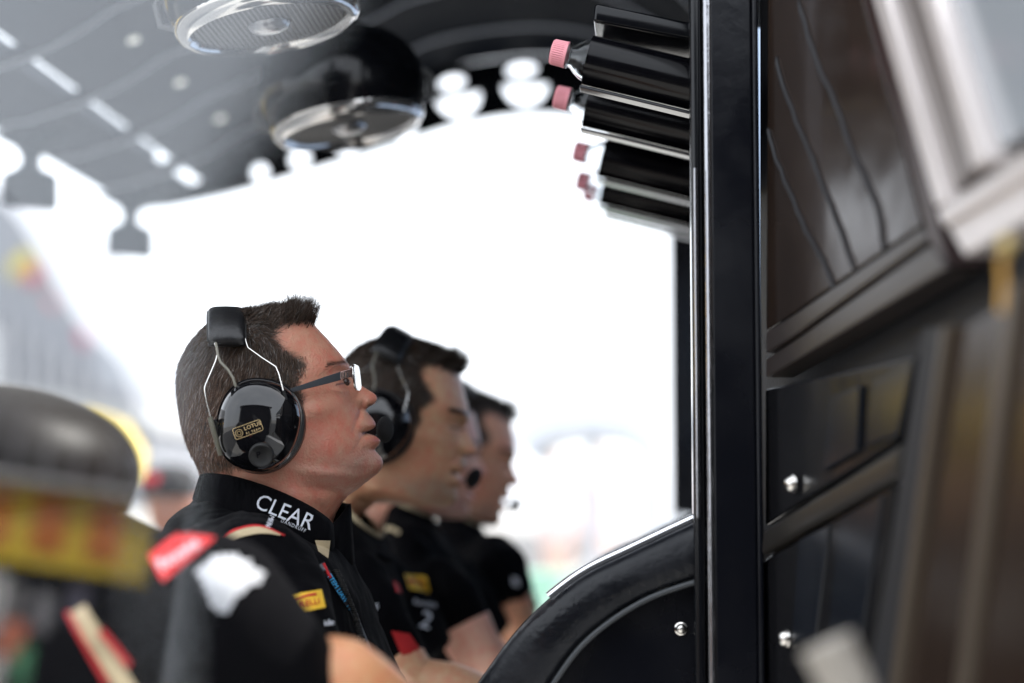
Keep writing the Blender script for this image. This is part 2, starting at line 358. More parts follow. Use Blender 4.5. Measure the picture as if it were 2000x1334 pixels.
# clear perspex side screen of the stand
def side_screen():
    a = PN.cross(Vector((0, 0, 1))).normalized()
    poly = [(-400, -500), (760, -500), (640, -60), (520, 140), (400, 360), (330, 560), (300, 760), (300, 1180), (270, 1700), (-400, 1700)]
    mb = MB(); pts = []
    for x, y in poly:
        d = ray(x, y); t = (PO - CAM).dot(PN) / d.dot(PN); pts.append(CAM + d * t)
    mb.prism(pts, -PN * .005)
    m = bpy.data.materials.new('clear_perspex'); m.use_nodes = True; n = m.node_tree.nodes; l = m.node_tree.links; n.clear()
    out = n.new('ShaderNodeOutputMaterial'); g = n.new('ShaderNodeBsdfGlossy'); g.inputs['Roughness'].default_value = .004; g.inputs['Color'].default_value = (.95, .97, 1, 1)
    t = n.new('ShaderNodeBsdfTransparent'); t.inputs[0].default_value = (.97, .98, .98, 1); mx = n.new('ShaderNodeMixShader')
    ge = n.new('ShaderNodeNewGeometry'); dt = n.new('ShaderNodeVectorMath'); dt.operation = 'DOT_PRODUCT'; l.new(ge.outputs['Incoming'], dt.inputs[0]); l.new(ge.outputs['Normal'], dt.inputs[1])
    ab = n.new('ShaderNodeMath'); ab.operation = 'ABSOLUTE'; l.new(dt.outputs['Value'], ab.inputs[0]); om = n.new('ShaderNodeMath'); om.operation = 'SUBTRACT'; om.inputs[0].default_value = 1; l.new(ab.outputs[0], om.inputs[1])
    pw = n.new('ShaderNodeMath'); pw.operation = 'POWER'; pw.inputs[1].default_value = 5; l.new(om.outputs[0], pw.inputs[0]); fr = n.new('ShaderNodeMapRange'); fr.inputs[3].default_value = .050; fr.inputs[4].default_value = 1; l.new(pw.outputs[0], fr.inputs[0])
    l.new(fr.outputs[0], mx.inputs[0]); l.new(t.outputs[0], mx.inputs[1]); l.new(g.outputs[0], mx.inputs[2]); l.new(mx.outputs[0], out.inputs[0])
    o = mb.build('side_screen', m, bevel=0); tag(o, 'clear curved-edged plastic screen at the left, mirroring the pit building', 'screen')
    return o
side_screen()

def added_rear_stand():  # added out of view to darken reflections and cut light from behind
    r = empty('timing_stand', (-.2, -3, 0)); tag(r, 'added dark stand with closed curtain, unseen behind the camera, darkening reflections and near-side light', 'stand')
    mb = MB(); mb.box((-.1, -2.6, 1.7), 3.4, .12, 3.4); mb.build('added_curtain', mat('rear_blocker_black', (.012, .012, .014), .8, bump=.5, bscale=8), r, bevel=.02)
    mb = MB(); mb.box((-.1, -4.2, 3.5), 3.8, 3.6, .16); mb.build('added_roof', mat('rear_blocker_black', (.012, .012, .014), .8), r, bevel=.04)
    for x in (-1.7, 1.5): mb = MB(); mb.box((x, -2.5, 1.75), .08, .08, 3.5); mb.build('upright', steel, r, bevel=.006)
added_rear_stand()
def grandstand():
    Yg = 70; r = empty('grandstand', P(100, 1000, Yg)); tag(r, 'hazy grey grandstand with stepped rounded end at the far left', 'building')
    pr = crom([(-200, 250), (-60, 350), (20, 405), (75, 485), (112, 560), (165, 640), (232, 700), (262, 770), (270, 830)], 40)
    mb = MB(); mb.prism([P(x, y, Yg) for x, y in pr] + [P(285, 845, Yg), P(285, 1000, Yg), P(-200, 1000, Yg)], (0, 14, 0)); mb.build('wall', mat('stand_grey', (.235, .245, .27), .8, noise=.12, nscale=.12), r)
    mb = MB(); mb.prism([P(x, y, Yg - .5) for x, y in ((-200, 735), (120, 772), (262, 800), (290, 812), (290, 836), (-200, 800))], (0, 14.6, 0)); mb.build('eave', mat('stand_white', (.42, .42, .42), .7), r)
    for k in range(9):
        x = -60 + 34 * k; mb = MB(); mb.prism([P(x, 470 + 24 * k + 90, Yg - .3), P(x + 9, 478 + 24 * k + 90, Yg - .3), P(x + 12, 770, Yg - .3), P(x + 3, 770, Yg - .3)], (0, .2, 0)); mb.build('column', mat('stand_light', (.36, .36, .38), .7), r)
    mb = MB(); mb.prism([P(x, y, Yg + 4) for x, y in ((232, 705), (298, 722), (300, 770), (232, 770))], (0, 8, 0)); mb.build('annex', mat('annex_blue', (.40, .44, .52), .7), r)
    for c_, pts, lab in (((.5, .42, .06), [(18, 512), (50, 488), (66, 495), (64, 520), (20, 545)], 'yellow flag hanging highest on the grey grandstand at the left'), ((.45, .05, .08), [(46, 524), (74, 518), (80, 545), (50, 556)], 'dark red flag just below the yellow one on the grandstand'), ((.45, .12, .14), [(92, 575), (108, 590), (106, 606), (90, 590)], 'small faded red flag in the middle of the grandstand'), ((.4, .06, .12), [(152, 640), (172, 650), (168, 680), (154, 668)], 'crimson flag lowest on the grandstand beside its rounded end')):
        mb = MB(); mb.prism([P(x, y, Yg - 1) for x, y in pts], (0, .08, 0)); tag(mb.build('flag', mat('flag_' + lab[:8].replace(' ', '_') , c_, .8), bevel=.01), lab, 'flag')
grandstand()
#@@CANOPY
# ------------------------------------------------------------------ canopy
SEC = [(268, 412), (300, 405), (330, 403), (430, 382), (500, 364), (550, 349), (650, 319), (750, 288), (850, 256), (900, 241), (980, 227), (1050, 221), (1110, 225), (1165, 241), (1220, 275), (1265, 320), (1297, 380), (1312, 455)]
YF, YN = 5.0, 2.15
sec = crom([XZ(x, y, YF) for x, y in SEC], 126)           # (x, z) section
def secn():
    t = np.gradient(sec, axis=0); t /= np.linalg.norm(t, axis=1)[:, None]; return np.c_[-t[:, 1], t[:, 0]]
SN = secn()       # pointing up / out
def secoff_c(h):
    px = np.linspace(0, 1, len(sec)); k = np.interp(px, [0, .15, .22, .34, .5, 1], [.12, .2, .44, .58, 1, 1]); return sec + SN * (h * k)[:, None]
def secoff(h):
    if h <= 0: return sec + SN * h
    SM = lambda k: np.convolve(np.pad(k, 9, 'edge'), np.ones(19) / 19, 'valid')
    px = np.linspace(0, 1, len(sec)); k = np.interp(px, [0, .15, .22, .34, .5, 1], [.0, .03, .36, .54, 1, 1]); k = SM(k); return sec + SN * (h * k)[:, None]
canopy = empty('canopy', (-.5, 3.6, 2.8)); tag(canopy, 'black arched roof of the stand with slots, seams and a holed end rib', 'canopy')
def ceil_panel():
    s = secoff(.15); X = s[:, 0]; n = len(s)
    ys = [YN]; slots = [(2.42, 2.73), (2.78, 3.10), (3.15, 3.47), (3.53, 3.86), (3.91, 4.25), (4.30, 4.64), (4.70, 4.96)]
    for a, b in slots: ys += [a, b]
    ys += [YF]
    # slot position along the section
    sx = XZ(383, 366, 4.85)[0]
    i0 = int(np.argmin(abs(X - (sx - .028)))); i1 = i0 + 2
    j0 = int(np.argmin(abs(X - (sx - .20)))); 
    v = [Vector((s[i][0], y, s[i][1])) for y in ys for i in range(n)]; f = []
    for k in range(len(ys) - 1):
        hole = k % 2 == 1
        for i in range(n - 1):
            if hole and i0 <= i < i1: continue
            f.append((k * n + i, k * n + i + 1, (k + 1) * n + i + 1, (k + 1) * n + i))
    me = mesh('roof_panel', v, f); o = link('roof_panel', me, canopy, ceil_black, True)
    m = o.modifiers.new('s', 'SOLIDIFY'); m.thickness = .02; m.offset = 1
    return o, sx
cp, slot_x = ceil_panel()
# seams: slim bright trims across the ceiling
for y in (2.37, 2.75, 3.12, 3.5, 3.885, 4.275, 4.67):
    s = secoff(.143); mb = MB(); mb.tube([(s[i][0], y, s[i][1]) for i in range(2, 126)], .0042, 6); mb.build('seam_trim', mat('seam_grey', (.42, .44, .48), .5, metal=0), canopy, smooth=True)
def rib(Y, holes, name='end_rib', h0=0.0, h1=.15, th=.012):
    secoff = lambda h: sec + SN * h
    """curved plate with punched holes (sky shows through), some cut in place of reflections"""
    cu = bpy.data.curves.new(name, 'CURVE'); cu.dimensions = '2D'; cu.fill_mode = 'BOTH'; cu.extrude = th / 2
    def spl(p):
        s = cu.splines.new('POLY'); s.points.add(len(p) - 1)
        for q, (x, z) in zip(s.points, p): q.co = (x, z, 0, 1)
        s.use_cyclic_u = True
    a = sec; b = secoff_c(.147); spl(list(map(tuple, a)) + list(map(tuple, b[::-1])))
    for hq in holes: spl(hq)
    o = bpy.data.objects.new('t', cu); col.objects.link(o); bpy.context.view_layer.update()
    me = bpy.data.meshes.new_from_object(o.evaluated_get(bpy.context.evaluated_depsgraph_get())); bpy.data.objects.remove(o)
    M = Matrix.Translation((0, Y, 0)) @ Matrix.Rotation(R(90), 4, 'X'); me.transform(M)
    return link(name, me, canopy, gloss_black)
def disc(px, py, rx, ry, ang=0, cut=None):
    out = []
    for k in range(36):
        t = 2 * math.pi * k / 36; x, y = rx * math.cos(t), ry * math.sin(t)
        if cut is not None and y < cut: y = cut
        a = R(ang); out.append(XZ(px + x * math.cos(a) + y * math.sin(a), py - x * math.sin(a) + y * math.cos(a), YF))
    return out
holes = [disc(1019, 137, 30, 14, 6), disc(1026, 163, 44, 45, 2, 2), disc(883, 162, 26, 14, 12), disc(894, 184, 44, 46, 12, 4), disc(508, 337, 17, 17), disc(586, 311, 20, 19, 10), disc(677, 285, 20, 15, 12), disc(790, 252, 22, 15, 14)]  # the thin upper ovals are cut in place of reflections on the ceiling
rib(YF, holes)
# left edge beam with scallops
mb = MB(); e = sec[0]; n = 60; ytop = e[1] + .16
xe = XZ(250, 380, 4.8)[0]
top = []; bot = []
for i in range(n + 1):
    y = YN + (YF - YN) * i / n; ph = ((y - 2.4) % .8) / .8
    d = .0 + .05 * abs(math.sin(math.pi * ph)) ** .6
    bot.append(Vector((xe, y, XZ(250, 398, 4.8)[1] + d))); top.append(Vector((xe, y, XZ(250, 398, 4.8)[1] + .17)))
for i in range(n): mb.add([bot[i], bot[i + 1], top[i + 1], top[i], bot[i] + Vector((.02, 0, 0)), bot[i + 1] + Vector((.02, 0, 0)), top[i + 1] + Vector((.02, 0, 0)), top[i] + Vector((.02, 0, 0))], [(0, 3, 2, 1), (4, 5, 6, 7), (0, 1, 5, 4)])
mb.build('edge_beam', ceil_black, canopy)
for y in (2.4, 3.2, 4.0, 4.8):
    zz = XZ(250, 398, 4.8)[1]; mb = MB()
    pr = [(-.085, .03), (-.06, .012), (-.030, -.002), (-.014, -.022), (-.014, -.040), (-.030, -.052), (-.052, -.060), (-.054, -.118), (-.048, -.124), (.048, -.132), (.054, -.126), (.052, -.060), (.030, -.052), (.014, -.040), (.014, -.022), (.030, -.002), (.06, .012), (.085, .03)]
    mb.prism([Vector((xe + a, y, zz + b)) for a, b in pr], (0, .05, 0)); mb.build('hanging_bracket', ceil_black, canopy, bevel=.004)
# small round lights in the ceiling
s15 = secoff(.15)
for y in (3.33, 3.70, 4.08, 4.47, 2.95):
    for dx, rr in ((.14, .012), (.33, .009)):
        i = int(np.argmin(abs(s15[:, 0] - (slot_x + dx)))); p = Vector((s15[i][0], y, s15[i][1])); nn = Vector((SN[i][0], 0, SN[i][1]))
        mb = MB(); mb.lathe([(0, -.004), (rr * .7, -.004), (rr, 0), (rr, .004)], p - nn * .001, -nn, 20); o = mb.build('spot_lamp', mat('spot_lens', (.75, .75, .7), .2, emit=(1, .98, .85), estr=.25), canopy, smooth=True)

#@@SPEAKERS
def speaker():
    """ceiling loudspeaker in its own frame: grille disc at z=0 facing -z, pod above"""
    r = empty('ceiling_speaker')
    link.local = True
    mb = MB(); prof = [(.122, .012), (.128, .03), (.134, .055), (.132, .085), (.12, .115), (.096, .14), (.06, .157), (.03, .163), (.0, .165)]
    mb.lathe(prof, (0, 0, 0), (0, 0, 1), 64, caps=False); mb.build('housing', gloss_black, r, smooth=True)
    mb = MB(); mb.lathe([(.098, .010), (.1, .0), (.107, -.006), (.116, -.003), (.122, .006), (.1225, .014), (.115, .018)], (0, 0, 0), (0, 0, 1), 72, caps=False); mb.build('rim', mat('speaker_rim', (.62, .61, .60), .10, metal=.9), r, smooth=True)
    mb = MB(); mb.lathe([(0, .010), (.05, .0085), (.1, .006)], (0, 0, .004), (0, 0, 1), 48, caps=False); mb.build('cone', mat('speaker_cone', (.006, .006, .007), .8, spec=.1), r, smooth=True)
    mb = MB(); st = .0066
    for k in range(-15, 16):
        x = k * st; h = math.sqrt(max(0, .098 ** 2 - x * x))
        if h < .01: continue
        for A in (0, 1):
            p = [(x, -h), (x, h)]
            p = [Vector((a, b, .002)) if A == 0 else Vector((b, a, .003)) for a, b in p]
            d = (p[1] - p[0]).normalized(); q = d.cross(Vector((0, 0, 1))) * .0007
            mb.add([p[0] - q, p[0] + q, p[1] + q, p[1] - q, p[0] - q + Vector((0, 0, .001)), p[0] + q + Vector((0, 0, .001)), p[1] + q + Vector((0, 0, .001)), p[1] - q + Vector((0, 0, .001))], [(0, 1, 2, 3), (4, 7, 6, 5), (0, 3, 7, 4), (1, 5, 6, 2)])
    mb.build('grille', mat('grille_metal', (.2, .2, .2), .45, metal=.6), r, rec=False)
    mb = MB(); mb.lathe([(0, -.008), (.014, -.0075), (.024, -.004), (.028, .002)], (.0, 0, 0), (0, 0, 1), 32); mb.build('badge', mat('badge_grey', (.35, .35, .36), .2, metal=.7), r, smooth=True)
    for s in (-1, 1):
        mb = MB(); mb.tube([(s * .118, 0, .02), (s * .141, 0, .03), (s * .143, 0, .06), (s * .128, 0, .075)],   .005, 8); mb.build('clip', mat('clip_grey', (.10, .10, .10), .35), r, smooth=True)
    mb = MB(); mb.tube([(0, 0, .16), (0, 0, .36)], .03, 20); mb.build('mount', gloss_black, r, smooth=True)
    link.local = False
    return r
def copy_tree(o, parent=None):
    c = o.copy(); col.objects.link(c); c.parent = parent
    if parent is not None: c.matrix_parent_inverse = Matrix.Identity(4)
    for ch in [x for x in o.children]: copy_tree(ch, c)
    return c
sp = speaker()
tiltS = Matrix.Rotation(R(-10.5), 4, 'Y') @ Matrix.Rotation(R(-1.5), 4, 'X')
sp2 = copy_tree(sp)
sp.matrix_basis = Matrix.Translation(P(526, 52, 2.35)) @ tiltS @ Matrix.Scale(.93, 4)
sp2.matrix_basis = Matrix.Translation(P(682, 252, 2.88)) @ tiltS @ Matrix.Scale(.93, 4)
tag(sp, 'round chrome rimmed ceiling loudspeaker nearest the camera, cut by the top edge', 'speaker', 'round ceiling speakers'); tag(sp2, 'farther round ceiling loudspeaker with a black dome above its bright rim', 'speaker', 'round ceiling speakers')

#@@POSTS
def post(name, pl, pr, Y, dep, label, edges=True):
    x0 = P(pl, 1000, Y).x; x1 = P(pr, 1000, Y).x
    r = empty(name, (x0, Y, 0)); tag(r, label, 'post')
    mb = MB(); mb.box(((x0 + x1) / 2, Y + dep / 2, 1.75), x1 - x0, dep, 3.5); mb.build('column', satin_black, r, bevel=.004)
    return r, x0, x1
rp, x0, x1 = post('support_post', 1392, 1480, 2.08, .09, 'thick satin black upright post in the middle of the stand, sharpest and nearest')
mb = MB(); xa = P(1366, 1000, 2.08).x; xb = P(1389, 1000, 2.08).x
mb.box((xa, 2.12, 2.45), .012, .075, 1.93 ); mb.build('edge_bead', gloss_black, rp, bevel=.005, seg=4)
mb = MB(); mb.box(((xa + xb) / 2, 2.135, 2.45), .014, .05, 1.92); mb.build('channel', mat('channel_black', (.02, .02, .024), .35, bump=.8, bscale=90), rp)
mb = MB(); mb.tube([(xb + .0005, 2.085, 1.5), (xb + .0005, 2.085, 3.4)], .0058, 12); mb.build('edge_strip', mat('edge_polish', (.34, .34, .36), .16, metal=1, bump=.5, bscale=30), rp, smooth=True)
mb = MB(); xe_ = P(1363, 1000, 2.08).x; mb.tube([(xe_, 2.075, P(1363, 1012, 2.08).z), (xe_, 2.075, P(1363, 330, 2.08).z)], .0022, 10); mb.build('edge_strip', MATS['edge_polish'], rp, smooth=True)
mb = MB(); mb.box((P(1484, 1000, 2.08).x, 2.085, 2.2), .006, .03, 2.6); mb.build('side_strip', satin_black, rp, bevel=.002)
post('far_post', 1312, 1420, 5.0, .12, 'far black post closing the bright opening, behind the bottle holders')

#@@BOTTLES
def bottle():
    """bottle lying along local +x from cap (x=0) ; origin at cap end"""
    r = empty('water_bottle'); link.local = True; AX = (1, 0, 0)
    mb = MB(); pr = []
    n = 72; 
    rings = []
    for h, rr, kn in [(.0, .009, 0), (.0008, .0128, 0), (.003, .0145, 1), (.015, .0148, 1), (.0165, .0150, 0), (.0185, .0152, 0), (.019, .012, 0)]:
        rings.append([Vector((h, (rr - (.0006 if kn and j % 2 else 0)) * math.cos(2 * math.pi * j / n), (rr - (.0006 if kn and j % 2 else 0)) * math.sin(2 * math.pi * j / n))) for j in range(n)])
    mb.loft(rings); mb.build('cap', pink_cap, r)
    mb = MB(); mb.lathe([(.0125, .017), (.0125, .0195), (.0150, .020), (.0150, .0212), (.0125, .022), (.0135, .025), (.018, .030), (.0225, .0365), (.0248, .043), (.0255, .05), (.0255, .19), (.022, .205)], (0, 0, 0), AX, 40, caps=False); o = mb.build('bottle_body', bottle_mat, r, smooth=True); s_ = o.modifiers.new('wall', 'SOLIDIFY'); s_.thickness = .0007
    link.local = False; return r
RACK_AX = (P(1370, 150, 2.3) - P(1150, 97, 2.3)); RACK_AX.y = 0; RACK_AX.normalize()
def axm(p, ax):
    x = Vector(ax).normalized(); y = Vector((0, 1, 0)); y = (y - x * y.dot(x)).normalized(); z = x.cross(y)
    M = Matrix((x, y, z)).transposed().to_4x4(); M.translation = p; return M
b0 = bottle()
def holder(first, p0, L):
    """black open sleeve that grips one bottle lying on its side"""
    r = empty('bottle_holder'); link.local = True
    mb = MB(); mb.lathe([(.0262, .0), (.0282, .0), (.0282, .165), (.0262, .165)], (.0425, 0, 0), (1, 0, 0), 48, caps=False); mb.build('sleeve', sleeve_black, r, smooth=True)
    mb = MB(); mb.box((.125, -.004, -.034), .165, .026, .003); mb.build('ledge', mat('edge_gloss', (.03, .03, .035), .12), r, bevel=.001)
    mb = MB(); mb.box((.21, .0, .0), .01, .06, .06); mb.build('back_plate', gloss_black, r, bevel=.002)
    link.local = False; return r
h0 = holder(1, 0, 0)
caps = [(1076, 92, 2.19), (1083, 180, 2.43), (1120, 286, 2.80), (1126, 343, 3.03), (1140, 366, 3.25)]
names = ['nearest and sharpest of the row', 'second from the camera', 'third from the camera, pale against the sky', 'fourth from the camera', 'last and faintest of the row']
bottles = []
for i, (x, y, Y) in enumerate(caps):
    M = axm(P(x, y + 8, Y), RACK_AX)
    b = b0 if i == 0 else copy_tree(b0); b.matrix_basis = M; tag(b, 'pink capped clear bottle in a black sleeve, ' + names[i], 'bottle', 'water bottles lying in the sleeves')
    h = h0 if i == 0 else copy_tree(h0); h.matrix_basis = M; tag(h, 'black sleeve around a pink capped bottle, ' + names[i], 'holder', 'bottle holders on the post')
# shelf carrying the holders
shelf = empty('bottle_shelf', P(1300, 200, 2.6)); tag(shelf, 'black shelf and back plate behind the row of bottle sleeves', 'shelf')
mb = MB()
A = [P(1160, 8, 2.2), P(1370, 60, 2.2)]; 
mb.prism([P(1162, 5, 2.22), P(1372, 48, 2.22), P(1372, 82, 2.22), P(1158, 42, 2.22)], (0, 1.2, 0)); mb.build('top_cover', gloss_black, shelf, bevel=.004)
mb = MB(); q0 = P(1353, 100, 2.2) + Vector((.022, 0, 0)); mb.prism([Vector((q0.x, 2.2, q0.z + .12)), Vector((q0.x + .012, 2.2, q0.z + .12)), Vector((q0.x + .012, 2.2, q0.z - .15)), Vector((q0.x, 2.2, q0.z - .13))], (0, .95, 0)); mb.build('back_plate', matte_black, shelf, bevel=.002)

#@@CONSOLE
# ------------------------------------------------------------------ desk console
con = empty('desk_console', P(1300, 1334, 2.4)); tag(con, 'black padded curved desk end rising to the post, worn along its rim', 'desk')
YC = 2.10
outer = crom([(860, 1440), (925, 1345), (1000, 1243), (1060, 1184), (1140, 1124), (1230, 1080), (1310, 1042), (1392, 1004)], 50)
inner = crom([(1020, 1440), (1075, 1345), (1130, 1268), (1190, 1215), (1260, 1172), (1330, 1145), (1392, 1128), (1392, 1128)], 50)
O = [P(x, y, YC) for x, y in outer]; I = [P(x, y, YC) for x, y in inner]
worn = mat('worn_vinyl', (.008, .009, .012), .34, spec=.35, noise=.6, nscale=18, rvar=.14, bump=.5, bscale=120)
mb = MB(); rings = []
for a, b in zip(O, I):
    d = b - a; ring = []
    c = (a + b) / 2; h = d / 2
    for k in range(16):
        t = 2 * math.pi * k / 16; ct, st_ = math.cos(t), math.sin(t)
        ring.append(c + h * (abs(ct) ** .55 * (1 if ct > 0 else -1)) + Vector((0, 1, 0)) * (.028 * abs(st_) ** .7 * (1 if st_ > 0 else -1) + .02))
    rings.append(ring)
mb.loft(rings); mb.build('padded_rim', worn, con, smooth=True)
mb = MB(); mb.tube([p + Vector((0, -.004, 0)) for p in I], .003, 8); mb.build('piping', mat('piping_grey', (.05, .055, .06), .4), con, smooth=True)
mb = MB(); mb.prism([p + Vector((0, .02, 0)) for p in I] + [P(1392, 1500, YC + .02), P(1000, 1500, YC + .02)], (0, .015, 0)); mb.build('end_panel', satin_black, con)
mb = MB(); top = [a + Vector((0, .05, .002)) for a in O]; n = len(top)
mb.add(top + [p + Vector((0, 2.4, 0)) for p in top], [(i, i + 1, n + i + 1, n + i) for i in range(n - 1)]); o = mb.build('desk_top', gloss_black, con, smooth=True); s = o.modifiers.new('s', 'SOLIDIFY'); s.thickness = .02; s.offset = -1
mb = MB(); k = 22; mb.tube([a + Vector((0, .03, .004)) for a in O[k:]], .0055, 10); mb.build('trim_strip', mat('polished_trim', (.72, .72, .74), .12, metal=1), con, smooth=True)
def bolt(p, n, r_, parent=None, label=None):
    mb = MB(); mb.lathe([(r_ * 1.3, 0), (r_ * 1.25, r_ * .25), (r_, r_ * .35), (r_ * .9, r_ * .8), (r_ * .5, r_ * 1.1), (0, r_ * 1.15)], p, n, 24); return mb.build('bolt', chrome, parent, smooth=True)
bolt(P(1330, 1228, YC + .018), (0, -1, 0), .0055, con)

bank = empty('screen_bank', (.13, 3.7, 2.2)); tag(bank, 'bank of screens the seated men look at, edge on behind the thick post', 'screens')
mb = MB(); mb.box((.19, 3.58, 2.3), .05, 2.72, 1.3); mb.build('sun_block_backing', gloss_black, bank, bevel=.004)  # back of the screens, lengthened towards the camera to block sun
for k in range(3):
    mb = MB(); mb.box((.15, 2.9 + .78 * k, 2.3), .03, .7, .45); mb.build('screen', mat('screen_lit', (.02, .02, .02), .2, emit=(.5, .65, .9), estr=.6), bank, bevel=.003)
#@@WALL
# ------------------------------------------------------------------ monitor wall to the right
W1 = Plane(1480, 2.12, 2000, 1.42)
W2 = Plane(1700, 1.75, 2000, 1.30)
wall = empty('monitor_wall', W1.at(1600, 1334)); tag(wall, 'glossy black panelled wall of the stand right of the thick post', 'wall')
slab('back_panel', [(1484, -200), (2400, -200), (2400, 1500), (1484, 1500)], W1, .02, matte_black, wall, off=-.035)
wavy = mat('brown_reflection', (.027, .018, .014), .16, spec=.3, noise=.95, nscale=2.6)  # uneven brown base colour paints in the warm reflection gradient
wavyb = mat('wavy_black', (.007, .007, .008), .18, spec=.22); 
def wavy_bump(m, s=2.2, st=.8):
    n = m.node_tree.nodes; l = m.node_tree.links; tc = n.new('ShaderNodeTexCoord'); t = n.new('ShaderNodeTexNoise'); t.inputs['Scale'].default_value = s * 6; t.inputs['Detail'].default_value = 1
    l.new(tc.outputs['Object'], t.inputs['Vector']); b = n.new('ShaderNodeBump'); b.inputs['Strength'].default_value = st; b.inputs['Distance'].default_value = .004; l.new(t.outputs['Fac'], b.inputs['Height']); l.new(b.outputs[0], n['Principled BSDF'].inputs['Normal'])
wavy_bump(wavy, st=.35); wavy_bump(wavyb, st=.3)
ma = empty('monitor', W1.at(1650, 400)); tag(ma, 'dark glossy screen with brownish bezel, upper one beside the thick post', 'monitor', 'screens on the monitor wall')
brown = mat('bezel_brown', (.028, .022, .020), .3, noise=.1, nscale=8)
slab('screen', [(1500, -60), (1668, -60), (1800, 440), (1540, 618), (1496, 645)], W1, .01, wavy, ma, off=0)
slab('bezel', [(1496, 648), (1540, 621), (1800, 443), (1814, 468), (1552, 655), (1496, 690)], W1, .03, brown, ma, off=.008)
slab('chin_panel', [(1496, 700), (1555, 662), (1818, 476), (1850, 525), (1562, 700), (1496, 738)], W1, .03, brown, ma, off=.004)
slab('side_bezel', [(1668, -60), (1700, -60), (1850, 520), (1816, 472)], W1, .035, mat('bezel_red_brown', (.03, .016, .015), .3), ma, off=.012)
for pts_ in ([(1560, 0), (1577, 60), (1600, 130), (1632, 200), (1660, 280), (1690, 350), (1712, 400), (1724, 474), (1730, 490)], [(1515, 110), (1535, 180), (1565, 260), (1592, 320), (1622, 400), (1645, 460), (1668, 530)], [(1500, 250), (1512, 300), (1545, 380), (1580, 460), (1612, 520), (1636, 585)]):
    mb = MB(); mb.tube([W1.at(x + random.uniform(-2, 2), y, .001) for x, y in crom(pts_, 22)], [.0006] + [.0026] * 20 + [.0008], 8); mb.build('reflection_line', matte_black, ma, smooth=True)  # black strips stand in for wavy reflections of the ceiling seams
mbn = empty('monitor', W2.at(1850, 300)); tag(mbn, 'pale framed screen catching the light in the top right corner', 'monitor', 'screens on the monitor wall')
silver = mat('silver_bezel', (.66, .60, .57), .28, metal=.3, noise=.06, nscale=9)
slab('outer_frame', [(1686, -60), (1712, -60), (1848, 396), (1826, 404)], W2, .03, silver, mbn, off=.01)
slab('side_panel', [(1712, -60), (1778, -60), (1900, 330), (1850, 396)], W2, .02, mat('bezel_taupe', (.13, .11, .10), .3), mbn, off=0)
slab('inner_frame', [(1778, -60), (1806, -60), (1922, 312), (1898, 332)], W2, .03, silver, mbn, off=.01)
slab('screen', [(1808, -60), (2300, -60), (2300, 70), (1922, 310)], W2, .02, mat('screen_glass', (.30, .32, .34), .16), mbn, off=-.004)
slab('bottom_frame', [(1828, 408), (1850, 398), (2300, 100), (2300, 150), (1842, 442)], W2, .035, silver, mbn, off=.012)
slab('chin_panel', [(1850, 440), (2300, 160), (2300, 260), (1884, 500)], W2, .03, silver, mbn, off=.006)
lp = empty('console_panel', W1.at(1600, 1000)); tag(lp, 'black lower panel with a diagonal rail and two bright bolts right of the post', 'panel')
slab('upper_panel', [(1494, 760), (1560, 745), (1790, 692), (1752, 862), (1494, 1026)], W1, .01, wavyb, lp, off=0, bevel=.003)
slab('rail', [(1490, 1036), (1760, 866), (1744, 934), (1486, 1084)], W1, .03, mat('rail_dark', (.017, .015, .013), .3), lp, off=.01, bevel=.004)
slab('lower_panel', [(1486, 1098), (1500, 1086), (1742, 944), (1672, 1460), (1486, 1460)], W1, .01, wavyb, lp, off=.002, bevel=.004)
slab('slanted_band', [(1802, 640), (1838, 640), (1712, 1460), (1676, 1460)], W1, .03, matte_black, lp, off=.02)
for q_ in ([(1618, 776), (1678, 752), (1672, 880), (1606, 920)], [(1704, 744), (1782, 706), (1752, 850), (1690, 872)], [(1560, 1052), (1618, 1024), (1590, 1250), (1545, 1260)], [(1640, 1012), (1722, 966), (1668, 1330), (1606, 1340)]):
    slab('reflection_quad', q_, W1, .006, mat('reflection_slate', (.007, .009, .013), .2, spec=.35), lp, off=.005, bevel=.002)  # lighter quads stand in for a window reflected in the panels
for x, y in ((1550, 945), (1537, 1247)): bolt(W1.at(x, y, .004), W1.n, .0078, lp)
W3 = Plane(1700, 1.65, 2000, 1.28)
np_ = empty('console_panel', W3.at(1900, 1000)); tag(np_, 'brownish blurred near panel with a pale slanted frame at the lower right', 'panel')
bz = mat('brown_panel', (.022, .014, .010), .2, spec=.3, noise=.2, nscale=4)
slab('panel', [(1846, 660), (1962, 590), (1846, 1460), (1728, 1460)], W3, .01, bz, np_, off=0)
slab('frame', [(1836, 640), (1848, 634), (1730, 1460), (1716, 1460)], W3, .02, mat('frame_taupe', (.075, .058, .043), .35, metal=.3), np_, off=.008)
slab('frame', [(1962, 560), (1990, 548), (1872, 1460), (1846, 1460)], W3, .02, mat('frame_taupe', (.075, .058, .043), .35, metal=.3), np_, off=.008)
slab('outer_panel', [(1992, 560), (2300, 380), (2300, 1460), (1876, 1460)], W3, .02, bz, np_, off=.002)
# gold hanging strap
gs = empty('hanging_strap', W3.at(1958, 550)); tag(gs, 'thin gold orange strap hanging from a small clip at the right edge', 'strap')
mb = MB(); a_, b_ = W3.at(1957, 500, .03), W3.at(1956, 608, .03); mb.tube([a_, (a_ + b_) / 2 + Vector((.001, 0, 0)), b_], .0022, 8); mb.build('strap', mat('gold_strap', (.65, .36, .08), .4), gs)
mb = MB(); mb.sphere(W3.at(1967, 480, .03), .006); mb.build('clip', mat('brass', (.5, .38, .15), .3, metal=.8), gs, smooth=True)
